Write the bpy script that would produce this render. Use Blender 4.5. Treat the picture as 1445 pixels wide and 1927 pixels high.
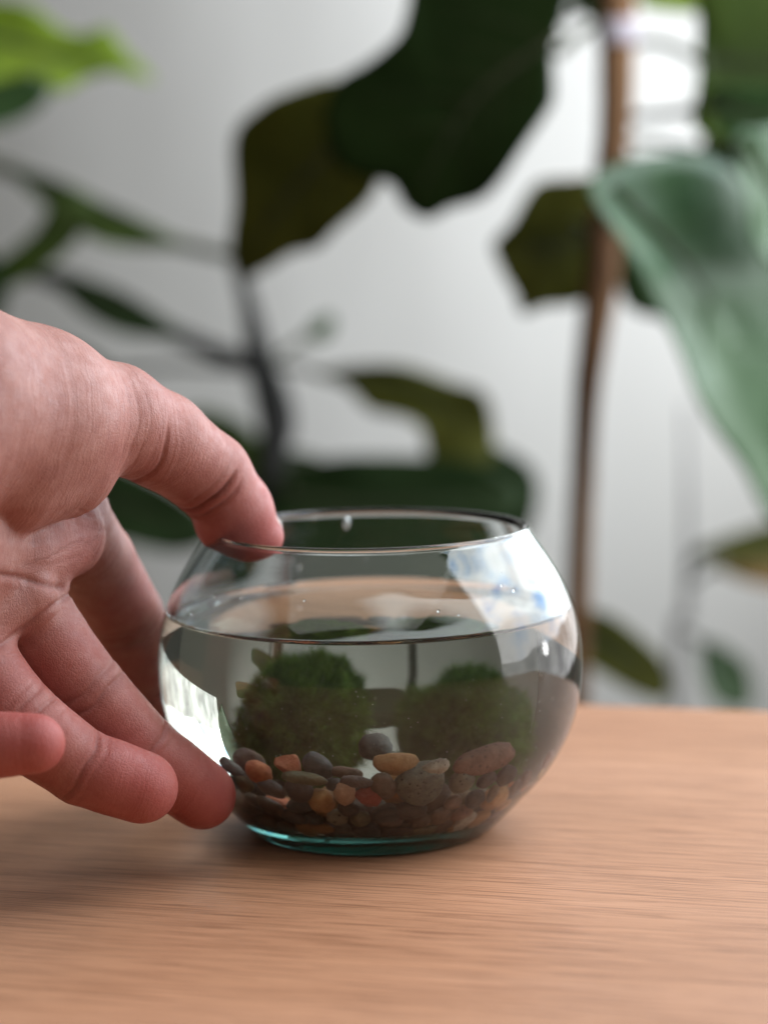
import bpy, bmesh, math, random
import numpy as np
from mathutils import Vector, Matrix, noise as mnoise

# ------------------------------------------------------------------ set-up
for o in list(bpy.data.objects):
    bpy.data.objects.remove(o, do_unlink=True)
sc = bpy.context.scene
COL = sc.collection
R = math.radians
CM = 0.01                                   # everything below is written in centimetres
rng = np.random.default_rng(7)
random.seed(7)

# ------------------------------------------------------------------ camera
FPX, CX, CY = 4285.0, 722.5, 963.5          # focal length and centre in photo pixels
CAM = Vector((0.33, -46.0, 12.16))
PITCH, ROLL = R(6.97), R(-1.0)
CROT = (Matrix.Rotation(math.pi/2 - PITCH, 3, 'X') @ Matrix.Rotation(ROLL, 3, 'Z'))
cd = bpy.data.cameras.new('camera'); cam = bpy.data.objects.new('camera', cd); COL.objects.link(cam)
cam.matrix_world = Matrix.Translation(CAM*CM) @ CROT.to_4x4()
cd.sensor_fit = 'VERTICAL'; cd.sensor_height = 24.0; cd.sensor_width = 18.0
cd.lens = 24.0*FPX/1927.0
cd.clip_start = 0.01; cd.clip_end = 50
cd.dof.use_dof = True; cd.dof.focus_distance = 0.423
cd.dof.aperture_fstop = cd.lens/9.0; cd.dof.aperture_blades = 0
sc.camera = cam

# ------------------------------------------------------------------ ambient light of the place
w = bpy.data.worlds.new('World'); sc.world = w; w.use_nodes = True
bg = w.node_tree.nodes['Background']; bg.inputs[0].default_value = (1.0, 0.97, 0.92, 1); bg.inputs[1].default_value = 0.035

# ------------------------------------------------------------------ window light from the right (cloudy sky over grey roofs)
def window_light():
    ld = bpy.data.lights.new('window_light', 'AREA'); ld.shape = 'RECTANGLE'
    y0, y1, z0, z1 = -15., 106., -6., 145.
    ld.size = (y1-y0)*CM; ld.size_y = (z1-z0)*CM
    L = 4.4
    ld.energy = L*math.pi*ld.size*ld.size_y
    o = bpy.data.objects.new('window_light', ld); COL.objects.link(o)
    o.location = (0.42, (y0+y1)/2*CM, (z0+z1)/2*CM)
    o.rotation_euler = (R(90), 0, R(90))
    ld.use_nodes = True
    nt = ld.node_tree; N = nt.nodes; K = nt.links
    em = N['Emission']
    geo = N.new('ShaderNodeNewGeometry')
    sep = N.new('ShaderNodeSeparateXYZ'); K.new(geo.outputs['Position'], sep.inputs[0])
    mp = N.new('ShaderNodeMapping'); mp.inputs['Scale'].default_value = (1, 1.5, 2.3)
    K.new(geo.outputs['Position'], mp.inputs[0])
    nz = N.new('ShaderNodeTexNoise'); nz.inputs['Scale'].default_value = 4.6; nz.inputs['Detail'].default_value = 7; nz.inputs['Roughness'].default_value = .62
    K.new(mp.outputs[0], nz.inputs[0])
    cr = N.new('ShaderNodeValToRGB'); e = cr.color_ramp.elements
    e[0].position = .38; e[0].color = (.36, .55, .88, 1); e[1].position = .66; e[1].color = (.66, .66, .68, 1)
    m = e.new(.45); m.color = (.78, .86, .96, 1); m = e.new(.54); m.color = (1.02, 1.01, 1.0, 1)
    K.new(nz.outputs[0], cr.inputs[0])
    # roofs: a few blocks of grey below the skyline
    ny = N.new('ShaderNodeTexNoise'); ny.noise_dimensions = '1D'; ny.inputs['Scale'].default_value = 5.; ny.inputs['Detail'].default_value = 3
    K.new(sep.outputs['Y'], ny.inputs['W'])
    sk = N.new('ShaderNodeMath'); sk.operation = 'MULTIPLY_ADD'; sk.inputs[1].default_value = .07; sk.inputs[2].default_value = .02
    K.new(ny.outputs[0], sk.inputs[0])
    gt = N.new('ShaderNodeMath'); gt.operation = 'GREATER_THAN'; K.new(sep.outputs['Z'], gt.inputs[0]); K.new(sk.outputs[0], gt.inputs[1])
    n2 = N.new('ShaderNodeTexNoise'); n2.inputs['Scale'].default_value = 16; n2.inputs['Detail'].default_value = 4
    K.new(geo.outputs['Position'], n2.inputs[0])
    c2 = N.new('ShaderNodeValToRGB'); c2.color_ramp.elements[0].color = (.20, .20, .21, 1); c2.color_ramp.elements[1].color = (.48, .48, .48, 1)
    c2.color_ramp.elements[0].position = .35; c2.color_ramp.elements[1].position = .65
    K.new(n2.outputs[0], c2.inputs[0])
    mx = N.new('ShaderNodeMix'); mx.data_type = 'RGBA'
    K.new(gt.outputs[0], mx.inputs['Factor']); K.new(c2.outputs[0], mx.inputs['A']); K.new(cr.outputs[0], mx.inputs['B'])
    dv = N.new('ShaderNodeVectorMath'); dv.operation = 'DISTANCE'; dv.inputs[1].default_value = (.42, .105, .047)
    K.new(geo.outputs['Position'], dv.inputs[0])
    lt = N.new('ShaderNodeMath'); lt.operation = 'LESS_THAN'; lt.inputs[1].default_value = .021; K.new(dv.outputs['Value'], lt.inputs[0])
    mw = N.new('ShaderNodeMix'); mw.data_type = 'RGBA'; mw.inputs['B'].default_value = (2.6, 2.6, 2.6, 1)
    K.new(lt.outputs[0], mw.inputs['Factor']); K.new(mx.outputs['Result'], mw.inputs['A'])
    K.new(mw.outputs['Result'], em.inputs['Color'])
    return o
window_light()

def overhead_fill():
    # added fill lamp, standing in for ceiling bounce, to brighten the table
    ld = bpy.data.lights.new('overhead_fill', 'AREA'); ld.shape = 'RECTANGLE'; ld.size = 3.2; ld.size_y = 2.2
    ld.energy = .70*math.pi*ld.size*ld.size_y; ld.color = (1.0, .97, .92)
    o = bpy.data.objects.new('overhead_fill', ld); COL.objects.link(o); o.location = (-.4, -1.15, 1.5)
overhead_fill()

sc.view_settings.view_transform = 'Standard'; sc.view_settings.look = 'None'
sc.view_settings.exposure = 0.38; sc.view_settings.gamma = 1.0
sc.render.engine = 'CYCLES'
cy = sc.cycles
cy.max_bounces = 32; cy.transmission_bounces = 28; cy.glossy_bounces = 10; cy.diffuse_bounces = 5; cy.volume_bounces = 2
cy.transparent_max_bounces = 16; cy.caustics_reflective = True; cy.caustics_refractive = True
cy.sample_clamp_indirect = 12.0; cy.blur_glossy = 0.3
cy.use_denoising = True
try:
    cy.denoiser = 'OPENIMAGEDENOISE'; cy.denoising_input_passes = 'RGB_ALBEDO_NORMAL'
except Exception:
    pass

# ------------------------------------------------------------------ helpers
def at(px, py, Y):
    """world point (cm) on the line of sight of photo pixel (px, py) at depth Y"""
    d = CROT @ Vector(((px-CX)/FPX, -(py-CY)/FPX, -1.0))
    return CAM + d*((Y-CAM.y)/d.y)

def tag(o, label=None, cat=None, group=None, kind=None):
    if label: o['label'] = label
    if cat: o['category'] = cat
    if group: o['group'] = group
    if kind: o['kind'] = kind
    return o

def link(name, me, mat=None, parent=None, smooth=True):
    o = bpy.data.objects.new(name, me); COL.objects.link(o)
    if mat: me.materials.append(mat)
    if smooth and len(me.polygons): me.polygons.foreach_set('use_smooth', np.ones(len(me.polygons), bool))
    if parent: o.parent = parent
    return o

def mesh_np(name, V, F, mat=None, parent=None, smooth=True, origin=None):
    """V in cm (n,3), F list / array of faces; origin in cm becomes the object's location"""
    V = np.asarray(V, float)
    o0 = np.zeros(3) if origin is None else np.asarray(origin, float)
    me = bpy.data.meshes.new(name)
    me.from_pydata(((V-o0)*CM).tolist(), [], F.tolist() if isinstance(F, np.ndarray) else F)
    me.update()
    o = link(name, me, mat, parent, smooth)
    if parent is None: o.location = Vector(o0*CM)
    else: o.location = Vector(o0*CM) - parent.location
    return o

def empty(name, loc):
    o = bpy.data.objects.new(name, None); COL.objects.link(o); o.location = Vector(loc)*CM
    o.empty_display_size = .02
    return o

def catmull(P, n, closed=False):
    P = [np.asarray(p, float) for p in P]; out = []
    m = len(P); segs = m if closed else m-1
    for i in range(segs):
        if closed: a, b, c, d = P[(i-1) % m], P[i], P[(i+1) % m], P[(i+2) % m]
        else: a, b, c, d = P[max(i-1, 0)], P[i], P[i+1], P[min(i+2, m-1)]
        for j in range(n):
            t = j/n
            out.append(.5*((2*b)+(c-a)*t+(2*a-5*b+4*c-d)*t*t+(3*b-a-3*c+d)*t**3))
    if not closed: out.append(P[-1])
    return np.array(out)

def tube(points, radii, seg=12, n=6, jitter=0.0):
    """tapered closed tube through points (cm) -> V, F"""
    pr = catmull([list(p)+[r] for p, r in zip(points, radii)], n)
    P, Rr = pr[:, :3], pr[:, 3]
    V, F = [], []
    T = np.gradient(P, axis=0); T /= np.linalg.norm(T, axis=1)[:, None]+1e-9
    up = np.array([0.13, 0.97, 0.2])
    for i in range(len(P)):
        u = np.cross(T[i], up); u /= np.linalg.norm(u)+1e-9; v = np.cross(T[i], u)
        for k in range(seg):
            a = 2*math.pi*k/seg
            rr = Rr[i]*(1+jitter*math.sin(3*a+i*.7)+jitter*random.uniform(-1, 1))
            V.append(P[i]+rr*(math.cos(a)*u+math.sin(a)*v))
    for i in range(len(P)-1):
        for k in range(seg):
            F.append((i*seg+k, i*seg+(k+1) % seg, (i+1)*seg+(k+1) % seg, (i+1)*seg+k))
    F.append(tuple(range(seg))[::-1]); F.append(tuple((len(P)-1)*seg+k for k in range(seg)))
    return np.array(V), F

def lathe(profile, seg=144):
    """profile of (r,z); r=0 ends are welded"""
    V, F, rows = [], [], []
    for r, z in profile:
        if r < 1e-6:
            rows.append([len(V)]); V.append((0, 0, z))
        else:
            s = len(V); rows.append(list(range(s, s+seg)))
            for k in range(seg):
                a = 2*math.pi*k/seg; V.append((r*math.cos(a), r*math.sin(a), z))
    for A, B in zip(rows[:-1], rows[1:]):
        for k in range(seg):
            k2 = (k+1) % seg
            if len(A) == 1 and len(B) == 1: continue
            if len(A) == 1: F.append((A[0], B[k2], B[k]))
            elif len(B) == 1: F.append((A[k], A[k2], B[0]))
            else: F.append((A[k], A[k2], B[k2], B[k]))
    return np.array(V, float), F

# ------------------------------------------------------------------ materials
def new_mat(name):
    m = bpy.data.materials.new(name); m.use_nodes = True
    nt = m.node_tree
    return m, nt.nodes, nt.links, nt.nodes['Principled BSDF']

def ramp(N, stops):
    c = N.new('ShaderNodeValToRGB'); e = c.color_ramp.elements
    e[0].position, e[0].color = stops[0][0], (*stops[0][1], 1)
    e[1].position, e[1].color = stops[-1][0], (*stops[-1][1], 1)
    for p, col in stops[1:-1]:
        x = e.new(p); x.color = (*col, 1)
    return c

def mat_wall():
    m, N, K, b = new_mat('painted_plaster')
    tc = N.new('ShaderNodeTexCoord')
    n = N.new('ShaderNodeTexNoise'); n.inputs['Scale'].default_value = 3; n.inputs['Detail'].default_value = 5
    K.new(tc.outputs['Object'], n.inputs[0])
    c = ramp(N, [(.3, (.865, .855, .80)), (.7, (.915, .905, .855))]); K.new(n.outputs[0], c.inputs[0]); K.new(c.outputs[0], b.inputs['Base Color'])
    n2 = N.new('ShaderNodeTexNoise'); n2.inputs['Scale'].default_value = 160; K.new(tc.outputs['Object'], n2.inputs[0])
    bp = N.new('ShaderNodeBump'); bp.inputs['Strength'].default_value = .15; bp.inputs['Distance'].default_value = .002
    K.new(n2.outputs[0], bp.inputs['Height']); K.new(bp.outputs[0], b.inputs['Normal'])
    b.inputs['Roughness'].default_value = .85
    return m

def mat_wood():
    m, N, K, b = new_mat('beech_laminate')
    tc = N.new('ShaderNodeTexCoord')
    def stretched(scale, detail, sx, rough=.55, dist=0.):
        mp = N.new('ShaderNodeMapping'); mp.inputs['Scale'].default_value = (sx, 1, 1)
        K.new(tc.outputs['Object'], mp.inputs[0])
        n = N.new('ShaderNodeTexNoise'); n.inputs['Scale'].default_value = scale; n.inputs['Detail'].default_value = detail
        n.inputs['Roughness'].default_value = rough; n.inputs['Distortion'].default_value = dist
        K.new(mp.outputs[0], n.inputs[0]); return n
    broad = stretched(26, 4, .10)
    grain = stretched(640, 5, .03, .62, .6)
    fine = stretched(2300, 3, .018, .6, .3)
    fleck = stretched(1500, 2, .035, .5, .4)
    c = ramp(N, [(.3, (.475, .240, .134)), (.5, (.535, .278, .158)), (.72, (.58, .31, .184))])
    K.new(broad.outputs[0], c.inputs[0])
    g = ramp(N, [(.36, (.78, .72, .67)), (.48, (.96, .95, .94)), (.72, (1.04, 1.04, 1.04))]); K.new(grain.outputs[0], g.inputs[0])
    mx = N.new('ShaderNodeMix'); mx.data_type = 'RGBA'; mx.blend_type = 'MULTIPLY'; mx.inputs['Factor'].default_value = .5
    K.new(c.outputs[0], mx.inputs['A']); K.new(g.outputs[0], mx.inputs['B'])
    f = ramp(N, [(.40, (.46, .40, .36)), (.47, (.97, .97, .97)), (.7, (1.06, 1.06, 1.06))]); K.new(fine.outputs[0], f.inputs[0])
    mx2 = N.new('ShaderNodeMix'); mx2.data_type = 'RGBA'; mx2.blend_type = 'MULTIPLY'; mx2.inputs['Factor'].default_value = .75
    K.new(mx.outputs['Result'], mx2.inputs['A']); K.new(f.outputs[0], mx2.inputs['B'])
    f2 = ramp(N, [(.36, (.46, .38, .34)), (.41, (1, 1, 1)), (1., (1, 1, 1))]); K.new(fleck.outputs[0], f2.inputs[0])
    mx3 = N.new('ShaderNodeMix'); mx3.data_type = 'RGBA'; mx3.blend_type = 'MULTIPLY'; mx3.inputs['Factor'].default_value = .34
    K.new(mx2.outputs['Result'], mx3.inputs['A']); K.new(f2.outputs[0], mx3.inputs['B'])
    K.new(mx3.outputs['Result'], b.inputs['Base Color'])
    # worn satin film: patchy gloss
    sm = N.new('ShaderNodeTexNoise'); sm.inputs['Scale'].default_value = 14; sm.inputs['Detail'].default_value = 6
    K.new(tc.outputs['Object'], sm.inputs[0])
    mr = N.new('ShaderNodeMapRange'); mr.inputs['To Min'].default_value = .34; mr.inputs['To Max'].default_value = .56
    K.new(sm.outputs[0], mr.inputs[0]); K.new(mr.outputs[0], b.inputs['Roughness'])
    b.inputs['Specular IOR Level'].default_value = .30
    ad = N.new('ShaderNodeMath'); ad.operation = 'MULTIPLY_ADD'; ad.inputs[1].default_value = .5
    K.new(fine.outputs[0], ad.inputs[0]); K.new(grain.outputs[0], ad.inputs[2])
    bp = N.new('ShaderNodeBump'); bp.inputs['Strength'].default_value = .35; bp.inputs['Distance'].default_value = .0004
    K.new(ad.outputs[0], bp.inputs['Height']); K.new(bp.outputs[0], b.inputs['Normal'])
    return m

def mat_glass():
    m, N, K, b = new_mat('green_tinted_glass')
    N.remove(b)
    g = N.new('ShaderNodeBsdfGlass'); 
    wa = N.new('ShaderNodeAttribute'); wa.attribute_name = 'wet'
    wm = N.new('ShaderNodeMapRange'); wm.inputs['To Min'].default_value = 1.5; wm.inputs['To Max'].default_value = 1.5/1.333
    K.new(wa.outputs['Fac'], wm.inputs[0]); K.new(wm.outputs[0], g.inputs['IOR']); g.inputs['Roughness'].default_value = 0
    g.inputs['Color'].default_value = (1, 1, 1, 1)
    out = N['Material Output']; K.new(g.outputs[0], out.inputs['Surface'])
    tc = N.new('ShaderNodeTexCoord')
    n = N.new('ShaderNodeTexNoise'); n.inputs['Scale'].default_value = 45; n.inputs['Detail'].default_value = 1; K.new(tc.outputs['Object'], n.inputs[0])
    bp = N.new('ShaderNodeBump'); bp.inputs['Strength'].default_value = .05; bp.inputs['Distance'].default_value = .0009
    K.new(n.outputs[0], bp.inputs['Height']); K.new(bp.outputs[0], g.inputs['Normal'])
    v = N.new('ShaderNodeVolumeAbsorption'); v.inputs['Color'].default_value = (.14, .50, .46, 1); v.inputs['Density'].default_value = 62
    K.new(v.outputs[0], out.inputs['Volume'])
    return m

def mat_water(name='still_water', drop=False):
    m, N, K, b = new_mat(name); N.remove(b)
    g = N.new('ShaderNodeBsdfGlass'); g.inputs['IOR'].default_value = 1.333; g.inputs['Roughness'].default_value = 0
    out = N['Material Output']; K.new(g.outputs[0], out.inputs['Surface'])
    v = N.new('ShaderNodeVolumeAbsorption'); v.inputs['Color'].default_value = (.72, .71, .64, 1); v.inputs['Density'].default_value = 25
    if not drop:                      # only the open surface refracts here; against the glass the bowl's own wet face does
        fa = N.new('ShaderNodeAttribute'); fa.attribute_name = 'side'
        ms = N.new('ShaderNodeMixShader'); K.new(fa.outputs['Fac'], ms.inputs[0]); K.new(g.outputs[0], ms.inputs[1])
        K.new(N.new('ShaderNodeBsdfTransparent').outputs[0], ms.inputs[2]); K.new(ms.outputs[0], out.inputs['Surface'])
        vs = N.new('ShaderNodeVolumeScatter'); vs.inputs['Color'].default_value = (.80, .78, .64, 1); vs.inputs['Density'].default_value = 1.5; vs.inputs['Anisotropy'].default_value = .35
        va = N.new('ShaderNodeAddShader'); K.new(v.outputs[0], va.inputs[0]); K.new(vs.outputs[0], va.inputs[1])
        K.new(va.outputs[0], out.inputs['Volume'])
    return m

def mat_stone(name, c1, c2, spots=None, scale=500, rough=.6):
    m, N, K, b = new_mat(name)
    tc = N.new('ShaderNodeTexCoord')
    n = N.new('ShaderNodeTexNoise'); n.inputs['Scale'].default_value = scale; n.inputs['Detail'].default_value = 7; n.inputs['Roughness'].default_value = .68
    oi = N.new('ShaderNodeObjectInfo'); va = N.new('ShaderNodeVectorMath'); va.operation = 'ADD'
    K.new(tc.outputs['Object'], va.inputs[0]); K.new(oi.outputs['Random'], va.inputs[1]); K.new(va.outputs[0], n.inputs[0])
    c = ramp(N, [(.32, c1), (.66, c2)]); K.new(n.outputs[0], c.inputs[0])
    hs = N.new('ShaderNodeHueSaturation'); K.new(c.outputs[0], hs.inputs['Color'])
    mr = N.new('ShaderNodeMapRange'); mr.inputs['To Min'].default_value = .75; mr.inputs['To Max'].default_value = 1.2
    K.new(oi.outputs['Random'], mr.inputs[0]); K.new(mr.outputs[0], hs.inputs['Value'])
    last = hs.outputs[0]
    if spots:
        v = N.new('ShaderNodeTexVoronoi'); v.inputs['Scale'].default_value = scale*2.4; K.new(va.outputs[0], v.inputs[0])
        s = ramp(N, [(.16, (1, 1, 1)), (.26, (0, 0, 0))]); K.new(v.outputs['Distance'], s.inputs[0])
        mx = N.new('ShaderNodeMix'); mx.data_type = 'RGBA'; K.new(s.outputs[0], mx.inputs['Factor']); K.new(last, mx.inputs['A'])
        mx.inputs['B'].default_value = (*spots, 1); last = mx.outputs['Result']
    K.new(last, b.inputs['Base Color']); b.inputs['Roughness'].default_value = rough
    bp = N.new('ShaderNodeBump'); bp.inputs['Strength'].default_value = .8; bp.inputs['Distance'].default_value = .0009
    K.new(n.outputs[0], bp.inputs['Height']); K.new(bp.outputs[0], b.inputs['Normal'])
    return m

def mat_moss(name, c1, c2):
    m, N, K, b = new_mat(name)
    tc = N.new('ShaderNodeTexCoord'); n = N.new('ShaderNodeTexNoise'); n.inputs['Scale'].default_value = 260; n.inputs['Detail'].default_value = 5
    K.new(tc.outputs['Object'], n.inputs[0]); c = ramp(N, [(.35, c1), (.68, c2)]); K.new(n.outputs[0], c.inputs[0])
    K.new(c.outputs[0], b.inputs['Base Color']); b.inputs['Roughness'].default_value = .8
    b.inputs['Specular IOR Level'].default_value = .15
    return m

def mat_leaf(name, c1, c2, rough=.38, spec=.25, trans=.12):
    m, N, K, b = new_mat(name)
    tc = N.new('ShaderNodeTexCoord'); n = N.new('ShaderNodeTexNoise'); n.inputs['Scale'].default_value = 22; n.inputs['Detail'].default_value = 5
    K.new(tc.outputs['Object'], n.inputs[0]); c = ramp(N, [(.3, c1), (.7, c2)]); K.new(n.outputs[0], c.inputs[0])
    K.new(c.outputs[0], b.inputs['Base Color']); b.inputs['Roughness'].default_value = rough; b.inputs['Specular IOR Level'].default_value = spec
    n2 = N.new('ShaderNodeTexNoise'); n2.inputs['Scale'].default_value = 70; K.new(tc.outputs['Object'], n2.inputs[0])
    bp = N.new('ShaderNodeBump'); bp.inputs['Strength'].default_value = .25; bp.inputs['Distance'].default_value = .004
    K.new(n2.outputs[0], bp.inputs['Height']); K.new(bp.outputs[0], b.inputs['Normal'])
    if trans:
        t = N.new('ShaderNodeBsdfTranslucent'); K.new(c.outputs[0], t.inputs[0])
        ms = N.new('ShaderNodeMixShader'); ms.inputs[0].default_value = trans
        K.new(b.outputs[0], ms.inputs[1]); K.new(t.outputs[0], ms.inputs[2]); K.new(ms.outputs[0], N['Material Output'].inputs['Surface'])
    return m

def mat_bark(name, c1, c2):
    m, N, K, b = new_mat(name)
    tc = N.new('ShaderNodeTexCoord'); mp = N.new('ShaderNodeMapping'); mp.inputs['Scale'].default_value = (1, 1, .3)
    K.new(tc.outputs['Object'], mp.inputs[0])
    n = N.new('ShaderNodeTexNoise'); n.inputs['Scale'].default_value = 60; n.inputs['Detail'].default_value = 6; K.new(mp.outputs[0], n.inputs[0])
    c = ramp(N, [(.3, c1), (.7, c2)]); K.new(n.outputs[0], c.inputs[0]); K.new(c.outputs[0], b.inputs['Base Color'])
    b.inputs['Roughness'].default_value = .8; b.inputs['Specular IOR Level'].default_value = .15
    bp = N.new('ShaderNodeBump'); bp.inputs['Strength'].default_value = .5; bp.inputs['Distance'].default_value = .003
    K.new(n.outputs[0], bp.inputs['Height']); K.new(bp.outputs[0], b.inputs['Normal'])
    return m

def mat_plain(name, col, rough=.5, spec=.5):
    m, N, K, b = new_mat(name)
    tc = N.new('ShaderNodeTexCoord'); n = N.new('ShaderNodeTexNoise'); n.inputs['Scale'].default_value = 120; K.new(tc.outputs['Object'], n.inputs[0])
    c = ramp(N, [(.3, tuple(x*.88 for x in col)), (.7, col)]); K.new(n.outputs[0], c.inputs[0]); K.new(c.outputs[0], b.inputs['Base Color'])
    b.inputs['Roughness'].default_value = rough; b.inputs['Specular IOR Level'].default_value = spec
    return m

def mat_skin():
    m, N, K, b = new_mat('skin')
    tc = N.new('ShaderNodeTexCoord')
    a1 = N.new('ShaderNodeAttribute'); a1.attribute_name = 'red'
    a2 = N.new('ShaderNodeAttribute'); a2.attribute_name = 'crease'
    n = N.new('ShaderNodeTexNoise'); n.inputs['Scale'].default_value = 130; n.inputs['Detail'].default_value = 8; n.inputs['Roughness'].default_value = .74
    K.new(tc.outputs['Object'], n.inputs[0])
    base = ramp(N, [(.30, (.265, .095, .072)), (.5, (.335, .140, .108)), (.72, (.415, .205, .168))]); K.new(n.outputs[0], base.inputs[0])
    mx = N.new('ShaderNodeMix'); mx.data_type = 'RGBA'; mx.inputs['B'].default_value = (.42, .060, .060, 1)
    K.new(a1.outputs['Fac'], mx.inputs['Factor']); K.new(base.outputs[0], mx.inputs['A'])
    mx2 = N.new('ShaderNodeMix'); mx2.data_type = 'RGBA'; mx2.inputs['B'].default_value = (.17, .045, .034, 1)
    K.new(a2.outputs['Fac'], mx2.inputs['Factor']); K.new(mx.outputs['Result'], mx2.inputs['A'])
    K.new(mx2.outputs['Result'], b.inputs['Base Color'])
    b.inputs['Subsurface Weight'].default_value = .2
    b.inputs['Subsurface Radius'].default_value = (1.0, .35, .2); b.inputs['Subsurface Scale'].default_value = .004
    rn = N.new('ShaderNodeTexNoise'); rn.inputs['Scale'].default_value = 420; rn.inputs['Detail'].default_value = 4; K.new(tc.outputs['Object'], rn.inputs[0])
    rm = N.new('ShaderNodeMapRange'); rm.inputs['From Min'].default_value = .3; rm.inputs['From Max'].default_value = .7; rm.inputs['To Min'].default_value = .38; rm.inputs['To Max'].default_value = .62
    K.new(rn.outputs[0], rm.inputs[0]); K.new(rm.outputs[0], b.inputs['Roughness']); b.inputs['Specular IOR Level'].default_value = .42
    # print of the skin: fine ridged lines over tiny cells
    at_ = N.new('ShaderNodeAttribute'); at_.attribute_name = 'along'
    n0 = N.new('ShaderNodeTexNoise'); n0.inputs['Scale'].default_value = 130; n0.inputs['Detail'].default_value = 4; K.new(tc.outputs['Object'], n0.inputs[0])
    ma = N.new('ShaderNodeMath'); ma.operation = 'MULTIPLY_ADD'; ma.inputs[1].default_value = 3.2; K.new(n0.outputs[0], ma.inputs[0])
    ml = N.new('ShaderNodeMath'); ml.operation = 'MULTIPLY'; ml.inputs[1].default_value = 7.0; K.new(at_.outputs['Fac'], ml.inputs[0]); K.new(ml.outputs[0], ma.inputs[2])
    nl = N.new('ShaderNodeTexNoise'); nl.noise_dimensions = '1D'; nl.inputs['Scale'].default_value = 1.0; nl.inputs['Detail'].default_value = 4; nl.inputs['Roughness'].default_value = .7
    K.new(ma.outputs[0], nl.inputs['W'])
    vo = N.new('ShaderNodeTexVoronoi'); vo.feature = 'DISTANCE_TO_EDGE'; vo.inputs['Scale'].default_value = 1250; K.new(tc.outputs['Object'], vo.inputs[0])
    mv = N.new('ShaderNodeMapRange'); mv.inputs['From Max'].default_value = .18; K.new(vo.outputs[0], mv.inputs[0])
    n3 = N.new('ShaderNodeTexNoise'); n3.inputs['Scale'].default_value = 3200; n3.inputs['Detail'].default_value = 2; K.new(tc.outputs['Object'], n3.inputs[0])
    s1 = N.new('ShaderNodeMath'); s1.operation = 'MULTIPLY_ADD'; s1.inputs[1].default_value = .16; K.new(mv.outputs[0], s1.inputs[0]); K.new(nl.outputs[0], s1.inputs[2])
    s2 = N.new('ShaderNodeMath'); s2.operation = 'MULTIPLY_ADD'; s2.inputs[1].default_value = .4; K.new(n3.outputs[0], s2.inputs[0]); K.new(s1.outputs[0], s2.inputs[2])
    bp = N.new('ShaderNodeBump'); bp.inputs['Strength'].default_value = .5; bp.inputs['Distance'].default_value = .00034
    K.new(s2.outputs[0], bp.inputs['Height']); K.new(bp.outputs[0], b.inputs['Normal'])
    return m

M_DROP = mat_water('water_drop_clear', drop=True)
M_WALL, M_WOOD, M_GLASS, M_WATER, M_SKIN = mat_wall(), mat_wood(), mat_glass(), mat_water(), mat_skin()

# ------------------------------------------------------------------ setting: wall
def build_wall():
    Y = 119.
    V, F = [], []
    nx, nz = 48, 24
    def bend(x):                       # added curve turns the left part away from the window to darken it
        d = max(0, 32-x); return .0055*min(d, 75)**2+max(0, d-75)*.825
    for j in range(nz+1):
        for i in range(nx+1):
            x = -100+190*i/nx; V.append((x, Y+bend(x)+.15*math.sin(i*1.7+j), -75+210*j/nz))
    for j in range(nz):
        for i in range(nx):
            a = j*(nx+1)+i; F.append((a, a+1, a+nx+2, a+nx+1))
    s = len(V)
    ya, yb = Y+8+bend(-100), Y+8; V += [(-100, ya, -75), (90, yb, -75), (90, yb, 135), (-100, ya, 135)]
    F.append((s+3, s+2, s+1, s))
    o = mesh_np('wall', V, F, M_WALL); tag(o, kind='structure')
build_wall()

# ------------------------------------------------------------------ table
def build_table():
    t = empty('table', (0, 0, -2.6))
    tag(t, 'light brown wood-grain table under the glass bowl', 'table')
    t.rotation_euler = (0, 0, R(-15))
    bm = bmesh.new()
    bmesh.ops.create_cube(bm, size=1)
    x0, x1, y0, y1, th = -62, 58, -70, 12.9, 2.6
    for v in bm.verts:
        v.co = Vector(((x0+x1)/2+v.co.x*(x1-x0), (y0+y1)/2+v.co.y*(y1-y0), th/2+v.co.z*th))*CM
    bmesh.ops.bevel(bm, geom=[e for e in bm.edges], offset=.0022, segments=3, affect='EDGES', profile=.6)
    me = bpy.data.meshes.new('table_top'); bm.to_mesh(me); bm.free()
    link('table_top', me, M_WOOD, t, smooth=False)
    legm = mat_plain('painted_steel', (.06, .06, .065), .45)
    for lx in (x0+5, x1-5):
        for ly in (y0+5, y1-5):
            V, F = tube([(lx, ly, -70), (lx, ly, -35), (lx, ly, 0.05)], [1.4, 1.7, 1.9], 14, 4)
            me = bpy.data.meshes.new('leg'); me.from_pydata((V*CM).tolist(), [], F); link('leg', me, legm, t)
build_table()

# ------------------------------------------------------------------ plants behind
def px_poly(pts, Y, sx=0., sz=0.):
    """outline in picture terms put at its own depth, tilted by sx (depth per cm right) and sz (depth per cm up)"""
    c = at(sum(p[0] for p in pts)/len(pts), sum(p[1] for p in pts)/len(pts), Y)
    out = []
    for p in pts:
        q = at(p[0], p[1], Y)
        for _ in range(4):
            yy = Y+sx*(q.x-c.x)+sz*(q.z-c.z); q = at(p[0], p[1], yy)
        out.append(np.array(q))
    return out

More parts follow.
